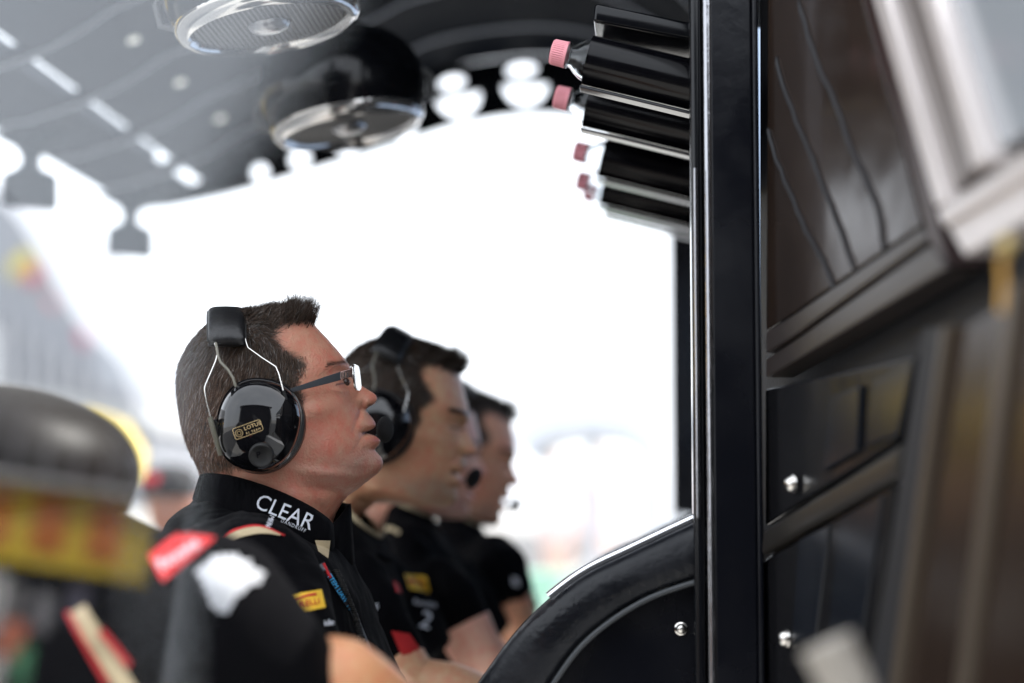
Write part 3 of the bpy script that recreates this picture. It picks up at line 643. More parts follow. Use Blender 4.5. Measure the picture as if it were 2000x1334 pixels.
# white cup at the bottom
cp_ = MB(); c = W3.at(1612, 1300, 0); c = P(1618, 1262, 1.2)
cp_.lathe([(0, -.09), (.012, -.09), (.0165, .0), (.0172, .0015), (.0163, .002), (.015, 0), (.0, -.01)], c, (-.45, 0, 1), 32); tag(cp_.build('paper_cup', mat('cup_white', (.34, .31, .27), .6, noise=.4, nscale=60), smooth=True), 'blurred off white cup standing at the bottom edge in front of the panels', 'cup')

#@@PEOPLE
# ------------------------------------------------------------------ people
D1 = (P(503, 830, 2.25) - CAM).dot(ray(503, 830)); S1 = 1 / (FPX / ((P(503, 830, 2.25) - CAM).dot(fv))) 
def L(px, py, y=0.0):
    px, py, y = float(px), float(py), float(y)
    k = S1 * (D1 + y) / D1; return Vector(((px - 503) * k, y, (830 - py) * k))
def frame(px, py, Y, roll=0, turn=0, pitch=0, scale=1):
    """head frame: x to the picture's right (face), y away from the camera, z up"""
    o = P(px, py, Y); v = (o - CAM).normalized(); x = (rv - v * rv.dot(v)).normalized(); z = x.cross(v).normalized()
    M = Matrix((x, v, z)).transposed().to_4x4(); M.translation = o
    return M @ Matrix.Rotation(R(turn), 4, 'Z') @ Matrix.Rotation(R(roll), 4, 'Y') @ Matrix.Scale(scale, 4)
RINGS = [  # F(px,py)  B(px,py)  halfwidth  exponent-front
 (482, 610, 478, 610, .002), (520, 604, 442, 616, .036), (556, 605, 412, 633, .055), (588, 613, 388, 655, .066), (610, 630, 370, 678, .0715), (631, 654, 357, 704, .0745),
 (650, 678, 350, 732, .0765), (665, 700, 349, 760, .077), (671, 720, 352, 788, .0765), (674, 740, 356, 815, .076), (684, 762, 362, 842, .075), (695, 785, 370, 868, .0735),
 (703, 803, 379, 890, .0715), (709, 820, 386, 908, .070), (716, 840, 392, 924, .0685), (722, 860, 396, 940, .067), (726, 876, 398, 954, .066), (731, 892, 399, 966, .065), (733, 908, 399, 978, .0645),
 (724, 927, 398, 990, .064), (703, 948, 395, 1005, .0645), (677, 972, 392, 1022, .0655), (661, 995, 388, 1040, .066), (648, 1030, 384, 1066, .068), (640, 1085, 376, 1095, .074), (660, 1130, 360, 1130, .10), (690, 1200, 340, 1200, .15), (715, 1290, 325, 1290, .17), (740, 1420, 330, 1420, .16), (760, 1560, 340, 1560, .17)]
TRUE = [(600, 585), (611, 630), (627, 647), (646, 669), (662, 687), (675, 704), (681, 712), (683, 720), (681, 729), (686, 738), (698, 748), (717, 760), (731, 769), (736, 777), (734, 784), (728, 790), (719, 795), (715, 801), (720, 808), (728, 818), (733, 827), (732, 834), (722, 841), (716, 845), (731, 851), (740, 857), (743, 862), (740, 869), (733, 878), (738, 886), (745, 894), (748, 903), (747, 913), (741, 922), (729, 932), (706, 950), (679, 974)]
def head_arrays(nr=300, na=144, relief=1.0):
    r = crom(RINGS, nr); r[:, 4] = np.clip(r[:, 4], .001, 1)
    t = np.linspace(0, 2 * np.pi, na, endpoint=False); t = t - .55 * np.sin(t) * .9   # denser at the front
    PX = np.zeros((nr, na)); PY = PX.copy(); YY = PX.copy()
    for i in range(nr):
        F = r[i, :2]; B = r[i, 2:4]; c = (F + B) / 2; h = (F - B) / 2; ct, st = np.cos(t), np.sin(t)
        p = .93
        PX[i] = c[0] + h[0] * ct; PY[i] = c[1] + h[1] * ct; YY[i] = -r[i, 4] * np.sign(st) * np.abs(st) ** p
    base = crom([(q[1], q[0]) for q in RINGS[3:23]], 200)
    tr = crom([(b, a) for a, b in TRUE[1:]], 400)
    o1 = np.argsort(base[:, 0]); o2 = np.argsort(tr[:, 0])
    front = np.clip(np.tile(np.cos(t), (nr, 1)) * 1.4, 0, 1)
    ex = np.interp(PY, tr[o2, 0], tr[o2, 1], left=0, right=0) - np.interp(PY, base[o1, 0], base[o1, 1])
    ex[(PY < 640) | (PY > 970)] = 0
    ex *= np.clip((PY - 640) / 20, 0, 1) * np.clip((970 - PY) / 15, 0, 1)
    wv = np.interp(PY, [640, 700, 715, 735, 750, 765, 780, 790, 800, 815, 830, 845, 860, 875, 890, 915, 950], [.045, .040, .030, .010, .0095, .012, .0165, .0165, .017, .021, .024, .024, .023, .024, .024, .028, .04])
    fall = np.exp(-(np.abs(YY) / wv) ** 2.4)
    PX += ex * fall * (front > 0) * np.clip(front * 3, 0, 1)
    PY -= np.clip(ex, 0, 50) * fall * .0
    # soft side-of-face relief
    def G(x, y, sx, sy, a=0):
        a = R(a); dx, dy = PX - x, PY - y; u = dx * math.cos(a) + dy * math.sin(a); v = -dx * math.sin(a) + dy * math.cos(a); return np.exp(-(u / sx) ** 2 - (v / sy) ** 2)
    d = np.zeros_like(PX)
    for x, y, sx, sy, am, a in [(676, 742, 15, 12, -.0095, 0), (655, 746, 16, 9, -.002, 0), (667, 745, 8, 6, .0042, -5), (664, 757, 13, 2.2, -.0014, 8), (660, 763, 14, 3, .0016, 10), (662, 734, 12, 2.2, -.0016, -8), (655, 712, 28, 8, .003, -20), (622, 800, 34, 17, .0045, -15), (660, 775, 20, 7, -.0015, 15), (700, 815, 5, 24, -.0042, 20), (712, 850, 9, 4.5, -.0045, 0), (703, 862, 6, 16, -.002, 25), (719, 786, 7, 8, .005, 0), (708, 789, 3.2, 10, -.003, 12),
                              (650, 880, 40, 34, .0045, 0), (640, 925, 70, 10, .0035, 6), (640, 958, 60, 13, -.006, 8), (585, 700, 30, 26, -.003, 0), (690, 905, 20, 12, .002, 0), (520, 985, 60, 20, .003, -20), (590, 990, 14, 60, .004, -28), (628, 1000, 12, 40, -.004, -20)]:
        d += am * G(x, y, sx, sy, a)
    side = np.sign(YY) * np.clip(np.abs(YY) / .018, 0, 1)
    YY += side * d * relief
    rid = np.random.default_rng(3)
    return PX, PY, YY, front
HPX, HPY, HYY, HFR = head_arrays(400, 144)
HAIRPOLY = [(613, 631), (590, 633), (561, 634), (541, 642), (534, 652), (540, 668), (556, 682), (583, 696), (600, 710), (588, 728), (580, 750), (594, 772), (592, 788), (577, 800), (540, 830), (520, 905), (457, 913), (425, 924), (398, 938), (200, 945), (200, 500), (625, 500)]
def pigment(px, py, yy, stub=1.0, skin=(.50, .235, .155)):
    n = len(px); c = np.tile(np.array(skin), (n, 1))
    def g(x, y, sx, sy): return np.exp(-((px - x) / sx) ** 2 - ((py - y) / sy) ** 2)
    red = .55 * g(635, 850, 42, 50) + .35 * g(600, 960, 70, 30) + .5 * g(725, 775, 14, 14) + .3 * g(640, 700, 30, 30)
    c *= (1 - np.outer(red, [.10, .42, .38]))
    st = (.65 * g(700, 905, 50, 34) + .45 * g(722, 812, 10, 12) + .35 * g(640, 930, 60, 25)) * stub; st = np.clip(st, 0, .8)
    c = c * (1 - np.outer(st, [.50, .36, .22]))
    lips = (g(733, 827, 9, 6) + g(736, 858, 10, 7)) * (np.abs(yy) < .027); lips = np.clip(lips, 0, 1)
    c = c * (1 - np.outer(lips, [.25, .50, .42]))
    mouth_shade = np.exp(-((py - 845 + (px - 725) * .1) / 3.2) ** 2) * (px > 706) * (px < 740) * (np.abs(yy) < .035) * HM(px)
    c = c * (1 - np.outer(np.clip(mouth_shade, 0, 1), [.86, .9, .9]))  # shade between the parted lips darkened into the colour
    nost_shade = g(722, 792, 5, 3) * (np.abs(yy) < .016) * (np.abs(yy) > .003); c *= (1 - np.outer(nost_shade, [.8] * 3))  # nostril shade darkened into the colour, no hollow modelled
    fold = (g(700, 812, 3, 14) * .2 + g(676, 758, 10, 2.5) * .25); c *= (1 - np.outer(fold, [.6, .8, .8]))  # crease shade darkened into the colour at cheek and lower lid
    lash = np.exp(-((py - (748.5 - (px - 668) * .18)) / 1.9) ** 2) * (px > 655) * (px < 684); c *= (1 - np.outer(lash, [.85, .9, .9]))
    # short hair and eyebrow pigment
    msk = sum(inpoly(px + rng.normal(0, 5, n), py + rng.normal(0, 5, n), HAIRPOLY).astype(float) for _ in range(14)) / 14
    c = c * (1 - msk[:, None]) + np.array([.030, .021, .016]) * msk[:, None]
    brow = (np.exp(-((py - (708 - (px - 660) * .15)) / 5) ** 2) * (px > 636) * (px < 683)); c = c * (1 - np.outer(brow * .8, [1, 1, 1]))
    return np.clip(c, .004, 1)
def HM(px): return np.clip((px - 704) / 6, 0, 1)
def make_head(skin, name='body', parent=None, extra=None, stub=1.0, relief=1.0):
    HPX, HPY, HYY, HFR = head_arrays(400, 144, relief)
    nr, na = HPX.shape; v = []
    for i in range(nr):
        for j in range(na): v.append(L(HPX[i, j], HPY[i, j], HYY[i, j]))
    f = []
    for i in range(nr - 1):
        for j in range(na): f.append((i * na + j, (i + 1) * na + j, (i + 1) * na + (j + 1) % na, i * na + (j + 1) % na))
    f.append(list(range(na))); f.append([(nr - 1) * na + j for j in range(na)][::-1])
    cols = pigment(HPX.ravel(), HPY.ravel(), HYY.ravel(), stub, skin)
    if extra:       # arms, already in head-frame metres
        for ring_list in extra:
            n = len(ring_list[0]); k = len(v); v += [p for rg in ring_list for p in rg]
            for i in range(len(ring_list) - 1):
                for j in range(n): f.append((k + i * n + j, k + i * n + (j + 1) % n, k + (i + 1) * n + (j + 1) % n, k + (i + 1) * n + j))
            f.append([k + j for j in range(n)][::-1]); f.append([k + (len(ring_list) - 1) * n + j for j in range(n)])
            cols = np.r_[cols, np.tile(np.array(skin) * np.array([1.05, 1.05, 1.05]), (len(v) - k, 1))]
    me = mesh(name, v, f); set_attr(me, cols); me.materials.append(skin_mat); me.shade_smooth()
    return me
def strands(v0, nrm, direc, length, width, colr, curl=.25, seg=3):
    """one mesh of fine tapering ribbons"""
    n = len(v0); V = np.zeros((n, (seg + 1) * 2, 3)); side = np.cross(direc, nrm + rng.normal(0, .6, nrm.shape)); side /= np.linalg.norm(side, axis=1)[:, None] + 1e-9
    p = v0.copy(); d = direc.copy()
    for k in range(seg + 1):
        wd = (width * (1 - .85 * k / seg))[:, None] if hasattr(width, '__len__') else width * (1 - .85 * k / seg)
        V[:, 2 * k] = p - side * wd; V[:, 2 * k + 1] = p + side * wd
        d = d - nrm * curl * .5 / seg + rng.normal(0, .06, d.shape); d /= np.linalg.norm(d, axis=1)[:, None]
        p = p + d * (length / seg)[:, None]
    verts = V.reshape(-1, 3); base = (np.arange(n) * (seg + 1) * 2)[:, None]
    fs = np.concatenate([base + np.array([2 * k, 2 * k + 1, 2 * k + 3, 2 * k + 2]) for k in range(seg)])
    me = bpy.data.meshes.new('hair'); me.from_pydata(verts.tolist(), [], fs.tolist()); me.update()
    set_attr(me, np.repeat(colr, (seg + 1) * 2, axis=0)); me.materials.append(hair_mat); return me
def make_hair(nst=26000, c0=(.046, .028, .018), grey=.10, top=1.0, width=.00030):
    nr, na = HPX.shape; W = np.array([L(HPX[i, j], HPY[i, j], HYY[i, j]) for i in range(nr) for j in range(na)]).reshape(nr, na, 3)
    # sample by area
    A = W[:-1]; B = W[1:]; e1 = B - A; e2 = np.roll(A, -1, 1) - A; N = np.cross(e1, e2); ar = np.linalg.norm(N, axis=2)
    cen = (HPX[:-1], HPY[:-1]); ins = inpoly(cen[0].ravel() + rng.normal(0, 4.5, cen[0].size), cen[1].ravel() + rng.normal(0, 4.5, cen[0].size), HAIRPOLY).reshape(ar.shape)
    keep = ins & (HPY[:-1] < 960); pr = (ar * keep).ravel(); pr /= pr.sum()
    idx = rng.choice(len(pr), nst, p=pr); i, j = np.divmod(idx, na)
    u, v = rng.random(nst), rng.random(nst); v0 = A[i, j] + e1[i, j] * u[:, None] + e2[i, j] * v[:, None]
    n = N[i, j] / (ar[i, j][:, None] + 1e-12); c = W[:290].reshape(-1, 3).mean(0)
    n *= np.sign(np.sum(n * (v0 - c), axis=1))[:, None]
    px, py = HPX[i, j], HPY[i, j]
    # flow field in the (x,z) plane
    tx = np.clip((px - 430) / 160, 0, 1) * np.clip((690 - py) / 60, 0, 1)                 # top front
    bk = np.clip((520 - px) / 150, 0, 1)
    dirx = -.15 - .30 * bk + 0 * px; dirz = -1.0 + 0 * px
    crown = np.clip((700 - py) / 60, 0, 1) * (1 - tx)
    dirx = dirx * (1 - crown) + (-.8) * crown * bk + .5 * crown * (1 - bk); dirz = dirz * (1 - .6 * crown)
    fr = np.clip((px - 535) / 40, 0, 1) * np.clip((720 - py) / 20, 0, 1)
    dirx = dirx * (1 - tx) + (.25 * tx); dirz = dirz * (1 - tx) + (.9) * tx
    nap = np.clip((py - 890) / 30, 0, 1); dirx = dirx * (1 - nap) + .35 * nap; dirz = dirz * (1 - nap) - .6 * nap
    T = np.stack([dirx, np.sign(v0[:, 1]) * .1, dirz], 1) + rng.normal(0, .16, (nst, 3))
    clump = np.sin(v0[:, 0] * 260 + 3 * np.sin(v0[:, 2] * 120)) * .14; T[:, 0] += clump
    T = T - n * np.sum(T * n, axis=1)[:, None]; T /= np.linalg.norm(T, axis=1)[:, None] + 1e-9
    lift = .34 + .9 * tx + 1.2 * fr * tx; d = T + n * lift[:, None]; d /= np.linalg.norm(d, axis=1)[:, None]
    Ln = (.011 + .006 * tx * top + .009 * fr * tx * top) * rng.uniform(.6, 1.2, nst); Ln *= np.where(py > 880, .6, 1) * np.where((px > 560) & (py > 700), .6, 1)
    cc = np.tile(np.array(c0), (nst, 1)) * rng.uniform(.5, 1.7, (nst, 1)); g = rng.random(nst) < grey * np.clip((620 - px) / 120, 0, 1); cc[g] = np.array([.20, .18, .165]) * rng.uniform(.6, 1.3, (g.sum(), 1))
    warm = np.clip((py - 690) / 150, 0, 1)[:, None] * np.clip((560 - px) / 120, .2, 1)[:, None]; cc = cc * (1 + warm * np.array([1.1, .8, .65])) * (1 - .45 * tx[:, None])
    return strands(v0, n, d, Ln, width * rng.uniform(.7, 1.3, nst), cc)
def make_brow():
    n = 420; px = rng.uniform(640, 684, n); py = 710 - (px - 660) * .22 + rng.normal(0, 3.2, n); nr, na = HPX.shape
    V = np.array([L(HPX[i, j], HPY[i, j], HYY[i, j]) for i in range(70, 170) for j in range(na)]); QX = HPX[70:170].ravel(); QY = HPY[70:170].ravel(); YYf = HYY[70:170].ravel(); v0 = []
    for a, b in zip(px, py):
        k = np.argmin((QX - a) ** 2 + (QY - b) ** 2 + (YYf > 0) * 1e6); v0.append(V[k])
    v0 = np.array(v0); nr_ = np.tile([.35, -.94, .1], (n, 1)); d = np.tile([-.75, -.35, .12], (n, 1)) + rng.normal(0, .15, (n, 3)); d /= np.linalg.norm(d, axis=1)[:, None]
    return strands(v0, nr_, d, rng.uniform(.005, .009, n), .0002 * np.ones(n), np.tile([.02, .013, .01], (n, 1)))

# ---- headset, in head-frame metres
def headset_parts(root, fine=True):
    link.local = True
    yc = -.079
    # cup: rotated oval dome
    a = R(12); ax1 = Vector((math.sin(a), 0, math.cos(a))); ax2 = Vector((math.cos(a), 0, -math.sin(a)))
    def cup(side, name):
        c0 = L(505, 830, -.08); mb = MB(); rings = []
        prof = [(.80, .0), (.93, -.004), (.985, -.012), (1.0, -.020), (.99, -.026), (.955, -.0262), (.955, -.0275), (.96, -.029), (.93, -.037), (.86, -.044), (.74, -.0495), (.55, -.0535), (.3, -.0555), (.05, -.056)]
        for s, y in prof:
            rg = []
            for k in range(72):
                t = 2 * math.pi * k / 72; ex = .88
                u = abs(math.cos(t)) ** ex * math.copysign(1, math.cos(t)); v_ = abs(math.sin(t)) ** ex * math.copysign(1, math.sin(t))
                w_ = .0462 * (1 + .03 * u)
                p = c0 + ax1 * u * .0515 * s + ax2 * v_ * w_ * s; rg.append(Vector((p.x, side * (-(y) + .004 + .078) * 1.0, p.z)))
            rings.append(rg)
        mb.loft(rings); return mb.build(name, cup_black, root, smooth=True)
    c1 = cup(-1, 'ear_cup'); cup(1, 'ear_cup')
    for side in (-1, 1):
        c0 = L(512, 832, -.08); mb = MB(); rings = []
        for s, y in [(.9, .0), (1.03, .003), (1.06, .010), (1.02, .018), (.95, .019)]:
            rings.append([Vector((c0.x, 0, c0.z)) + ax1 * math.cos(2 * math.pi * k / 48) * .0505 * s + ax2 * math.sin(2 * math.pi * k / 48) * .0455 * s + Vector((0, side * (.066 + y), 0)) for k in range(48)])
        mb.loft(rings); mb.build('ear_cushion', leather, root, smooth=True)
    # headband pad over the head
    cx = L(447, 640).x
    for_top = L(455, 630).z
    def arch(t, r_off, xs):
        # t 0..pi from near side to far side
        zc = L(440, 700).z; rz_ = for_top - zc + .004; ry_ = .082
        y = -math.cos(t) * (ry_ + r_off); z = zc + math.sin(t) ** .9 * (rz_ + r_off)
        lean = (z - zc) * -.06
        return Vector((cx + xs + lean, y, z))
    mb = MB(); rings = []
    for t in np.linspace(R(11), R(169), 44):
        rg = []
        for k in range(20):
            a_ = 2 * math.pi * k / 20; ca, sa = math.cos(a_), math.sin(a_)
            e_ = min(1, math.sin((t - R(14)) / R(152) * math.pi) * 5 + .75)
            rg.append(arch(t, .0105 * (abs(sa) ** .75) * math.copysign(1, sa) * e_ + .004, .0215 * (abs(ca) ** .5) * math.copysign(1, ca) * (.93 + .07 * e_)))
        rings.append(rg)
    mb.loft(rings); mb.build('headband_pad', leather, root, smooth=True)
    mb = MB()
    for s in (-1, 1): mb.tube([arch(t, .008, s * .0208) for t in np.linspace(R(15), R(165), 44)], .0013, 6)
    mb.build('headband_seam', rubber, root, smooth=True)
    for side in (-1, 1):
        def S(px, py, y):
            p = L(px, py, -y); 
            if side > 0: p.y = y
            return p
        mb = MB(); mb.tube([S(477, 655, .083), S(480, 668, .090), S(484, 679, .094), S(512, 699, .108), S(538, 716, .121), S(544, 730, .124), S(553, 764, .129)], .0007, 8); mb.build('wire', chrome, root, smooth=True)
        mb = MB(); mb.tube([S(553, 762, .129), S(575, 836, .126)], .0016, 8); mb.build('wire_sleeve', rubber, root, smooth=True)
        mb = MB(); mb.tube([S(418, 668, .088), S(425, 690, .098), S(421, 706, .104), S(402, 752, .118), S(400, 760, .120), S(404, 784, .120), S(413, 818, .120)], .0007, 8); mb.build('wire', chrome, root, smooth=True)
        mb = MB(); mb.tube([S(411, 815, .122), S(420, 848, .124), S(432, 888, .118)], .0027, 8); mb.build('slider', mat('slider_olive', (.10, .095, .07), .4), root, smooth=True)
        mb = MB(); mb.tube([S(418, 820, .118), S(440, 888, .112)], .0030, 6); mb.build('slider_guide', rubber, root, smooth=True)
        mb = MB(); mb.tube([S(421, 668, .088), S(424, 684, .096), S(426, 696, .100), S(431, 708, .104), S(445, 722, .108), S(455, 738, .111), S(461, 756, .113), S(463, 766, .112)], .0016, 8); mb.build('cable', mat('cable_grey', (.16, .15, .12), .4), root, smooth=True)
        mb = MB(); mb.tube([S(459, 766, .113), S(470, 763, .113)], .0028, 10); mb.build('cable_collar', mat('cable_grey', (.16, .15, .12), .4), root, smooth=True)
    # round knob
    mb = MB(); mb.lathe([(.0135, 0), (.0135, .006), (.0125, .0075), (.0105, .0075), (.0098, .0068), (.0, .0068)], L(511, 887, -.1325) , (-.06, -1, -.28), 40); mb.build('knob', rubber, root, smooth=True)
    # microphone
    mb = MB(); tip = L(752, 839, .045); mb.tube([L(560, 860, .105), L(640, 880, .105), L(710, 872, .085), tip], .0016, 8); mb.build('mic_boom', rubber, root, smooth=True)
    mb = MB(); mb.sphere(tip, .0125, 18, (.82, 1, 1.25)); mb.build('mic_foam', foam, root, smooth=True)
    link.local = False
    return c1

def arm_rings(pts, radii, n=18, flat=1.0):
    """pts world; returns rings list"""
    mb = MB(); pts = crom([tuple(p) for p in pts], 26); rr = crom([(r_, r_) for r_ in radii], 26)[:, 0]
    k = MB(); k.tube([Vector(p) for p in pts], list(rr), n, caps=False)
    return [k.v[i * n:(i + 1) * n] for i in range(len(pts))]
def hand_mesh_pts(): pass

def shirt_from(name, tubes, lofts, parent, vox=.0085, wr=.006, m=None, seed=0, smooth=8):
    """garment: volumes fused by a voxel remesh, then relaxed and creased"""
    mb = MB()
    for p, r_ in tubes: mb.tube(p, r_, 24)
    for rg in lofts: mb.loft(rg)
    me = mesh(name, mb.v, mb.f); recalc(me); o = link(name, me, None, m or shirt_mat)
    r1 = o.modifiers.new('r', 'REMESH'); r1.mode = 'VOXEL'; r1.voxel_size = vox
    s = o.modifiers.new('s', 'SMOOTH'); s.iterations = smooth; s.factor = .6
    tx = bpy.data.textures.new('crease', 'CLOUDS'); tx.noise_scale = .07; tx.noise_depth = 1
    d = o.modifiers.new('d', 'DISPLACE'); d.texture = tx; d.strength = wr * 2; d.mid_level = .5
    tx2 = bpy.data.textures.new('fold', 'MARBLE'); tx2.noise_scale = .09; tx2.turbulence = 9; tx2.marble_type = 'SOFT'
    d2 = o.modifiers.new('d2', 'DISPLACE'); d2.texture = tx2; d2.strength = wr; d2.mid_level = .5
    bpy.context.view_layer.update(); me2 = bpy.data.meshes.new_from_object(o.evaluated_get(bpy.context.evaluated_depsgraph_get()))
    bpy.data.objects.remove(o); me2.shade_smooth()
    return link(name, me2, parent, m or shirt_mat)
def body_ring(F, B, Y, w, n=40, yc=0.0, p=.8):
    """F,B picture points front/back at distance Y; w half breadth in metres along Y"""
    f_, b_ = P(F[0], F[1], Y), P(B[0], B[1], Y); c = (f_ + b_) / 2; h = (f_ - b_) / 2; out = []
    for k in range(n):
        t = 2 * math.pi * k / n; ct, st = math.cos(t), math.sin(t)
        out.append(c + h * ct + Vector((0, 1, 0)) * (-w * math.copysign(abs(st) ** p, st) + yc))
    return out
def rings_interp(spec, Y, n=24, yc=0.0):
    a = crom(spec, n); return [body_ring((q[0], q[1]), (q[2], q[3]), Y, q[4], yc=yc) for q in a]

skinA = (.50, .225, .15)
# ---------------- man 1 (sharp)
Y1 = 2.25; M1 = frame(503, 830, Y1)
man1 = empty('person', M1.translation - Vector((0, 0, .5))); tag(man1, 'man in sharp focus in profile with glasses, black ear defenders and black team shirt', 'person', None)
hm = make_head(skinA, extra=None)
hm.transform(M1); b1 = link('body', hm, man1); 
hr = make_hair(34000); hr.transform(M1); link('hair', hr, man1)
br = make_brow(); br.transform(M1); link('eyebrow', br, man1)
bh = bvh_of([b1]); h_ = bh.ray_cast(CAM, ray(673, 747)); ec = h_[0] + fv * .0042
mb = MB(); mb.sphere(ec, .0056, 20); mb.build('eye', mat('eye_dark', (.05, .03, .025), .08), man1, smooth=True)
hs1 = empty('headset', M1.translation); hs1.matrix_basis = M1
cup1 = headset_parts(hs1); tag(hs1, 'glossy black ear defenders with wire band and round knob on the sharp man', 'headset', 'headsets worn along the desk')
#@@CUPLOGO
bvc = bvh_of([cup1])
def rrect(c, w_, h_, r_, ang, th, n=6):
    v = []; f = []; a = R(ang)
    def loop(w2, h2, r2):
        out = []
        for k, (sx, sy) in enumerate(((1, 1), (-1, 1), (-1, -1), (1, -1))):
            for q in range(n + 1):
                t = R(90 * k + 90 * q / n); out.append((sx * (w2 - r2) + r2 * math.cos(t), sy * (h2 - r2) + r2 * math.sin(t)))
        # densify straight runs
        res = []
        for i in range(len(out)):
            p, q = out[i], out[(i + 1) % len(out)]; m_ = 6 if math.dist(p, q) > 4 else 1
            for k in range(m_): res.append((p[0] + (q[0] - p[0]) * k / m_, p[1] + (q[1] - p[1]) * k / m_))
        return res
    A_, B_ = loop(w_ / 2, h_ / 2, r_), loop(w_ / 2 - th, h_ / 2 - th, max(r_ - th, .5)); N_ = len(A_)
    for x, y in A_ + B_: v.append((c[0] + x * math.cos(a) - y * math.sin(a), c[1] - (x * math.sin(a) + y * math.cos(a))))
    for i in range(N_): f.append((i, (i + 1) % N_, N_ + (i + 1) % N_, N_ + i))
    return v, f
v_, f_ = rrect((484, 839), 58, 23, 4, 20, .9); drape('logo_frame', v_, f_, bvc, gold, hs1, off=.0009, th=.0002)
v_, f_ = rrect((467, 846), 15, 15, 7.4, 20, .8); drape('emblem', v_, f_, bvc, gold, hs1, off=.0009, th=.0002)
v_, f_ = rrect((467, 846), 8, 8, 3.9, 20, .6); drape('emblem', v_, f_, bvc, gold, hs1, off=.0009, th=.0002)
tdrape('lettering', 'LOTUS', (493, 832), 11, 20, bvc, gold, hs1, spacing=1.05, off=.0009)
tdrape('lettering', 'F1 TEAM', (495, 842), 6.6, 20, bvc, gold, hs1, spacing=1.25, off=.0009)
tdrape('lettering', 'P', (505, 889), 17, 12, bvh_of([c for c in hs1.children if c.name.startswith('knob')]), satin_black, hs1, off=.0007)
#@@GLASSES
gl = empty('glasses', M1.translation); tag(gl, 'thin rectangular glasses with broad dark temple arms on the sharp man', 'glasses'); gl.matrix_basis = M1; link.local = True
for s in (-1, 1):
    def S(px, py, y):
        p = L(px, py, -y)
        if s > 0: p.y = y
        return p
    mb = MB(); ctr = [(556, 766, .084), (600, 753, .082), (640, 741, .078), (666, 733, .073)]; rings = []
    for i, (x, y, yy) in enumerate(ctr):
        hh = [3.2, 5.5, 7.5, 8.0][i] * S1; p = S(x, y, yy); rings.append([p + Vector((0, a * .0011, b * hh)) for a, b in ((-1, -1), (1, -1), (1, 1), (-1, 1))])
    mb.loft(rings); mb.build('temple', mat('temple_slate', (.022, .026, .032), .45), gl, bevel=.0004)
    mb = MB(); p = [S(664, 733, .0735), S(676, 730, .0725), S(688, 727, .069)]; mb.loft([[q + Vector((0, a * .0013, b * .0046)) for a, b in ((-1, -1), (1, -1), (1, 1), (-1, 1))] for q in p]); mb.build('hinge', mat('hinge_metal', (.30, .20, .18), .25, metal=.8), gl, bevel=.0006)
    mb = MB(); 
    for dx in (667, 672, 678): mb.box(S(dx, 732, .0755), .0009, .0008, .006)
    mb.build('hinge_detail', chrome, gl)
    # lens
    n = 20; loop = []; 
    for k in range(n):
        t = 2 * math.pi * k / n; u = abs(math.cos(t)) ** .5 * math.copysign(1, math.cos(t)); v_ = abs(math.sin(t)) ** .5 * math.copysign(1, math.sin(t))
        yy = .038 + u * .023; loop.append(Vector((L(683 + (0.065 - yy) * 330 - v_ * 0, 738).x + (-v_ * .0015), s * yy, L(692, 739).z + v_ * .0145)))
    mb = MB(); mb.prism(loop, (.0018, 0, 0)); mb.build('lens', mat('lens_glass', (.95, .97, 1), .02, trans=.9, ior=1.5), gl)
    mb = MB(); mb.tube(loop + [loop[0]], .0008, 6); mb.build('rim', chrome, gl, smooth=True)
mb = MB(); mb.tube([L(697, 735, -.016), L(701, 733, 0), L(697, 735, .016)], .001, 6); mb.build('bridge', chrome, gl, smooth=True)
link.local = False

#@@SHIRT1
torso = rings_interp([(640, 1012, 402, 950, .060), (650, 1040, 392, 965, .078), (668, 1070, 372, 990, .13), (688, 1100, 345, 1020, .175), (704, 1135, 325, 1060, .20), (722, 1180, 312, 1110, .21), (752, 1260, 305, 1200, .205), (790, 1350, 305, 1320, .20), (815, 1460, 312, 1460, .19), (825, 1640, 320, 1640, .19)], Y1, 30)
sh = P(480, 1135, Y1 - .185); el = P(640, 1420, Y1 - .23)
armL = [P(470, 1120, Y1 + .17), P(560, 1260, Y1 + .24), P(660, 1420, Y1 + .26)]
shirt1 = shirt_from('shirt', [([P(470, 1095, Y1 - .12), sh, P(545, 1260, Y1 - .22), el], [.06, .074, .066, .062]), (armL, [.07, .066, .062])], [torso], man1, vox=.007, wr=.0065)
bv1 = bvh_of([shirt1])
# collar: stand-up fold around the neck
def collar_mesh(path, parent, name='collar', th=.003, m=None):
    """path: list of (px,py_top,py_bottom,y) ; y from the head plane, near side negative"""
    c = crom(path, 60); mb = MB(); n = len(c); v = []; 
    for px, pt, pb, y, flare in c:
        for k in range(7):
            u = k / 6; v.append(M1 @ L(px + (flare) * u, pt + (pb - pt) * u, y - math.copysign(1, y if abs(y) > 1e-6 else -1) * -1 * (.006 * math.sin(u * math.pi) + .012 * u)))
    f = [(i * 7 + k, i * 7 + k + 1, (i + 1) * 7 + k + 1, (i + 1) * 7 + k) for i in range(n - 1) for k in range(6)]
    mb.add(v, f); o = mb.build(name, m or shirt_mat, parent, smooth=True); s = o.modifiers.new('s', 'SOLIDIFY'); s.thickness = th; s.offset = 0
    return o
col1 = collar_mesh([(394, 930, 975, .012, -14), (396, 927, 976, -.02, -14), (415, 925, 985, -.05, -14), (455, 930, 1010, -.068, -8), (510, 946, 1040, -.078, 0), (560, 966, 1062, -.082, 4), (610, 992, 1082, -.078, 6), (640, 1014, 1078, -.062, 4), (650, 1026, 1068, -.045, 2)], man1)
mb = MB(); 
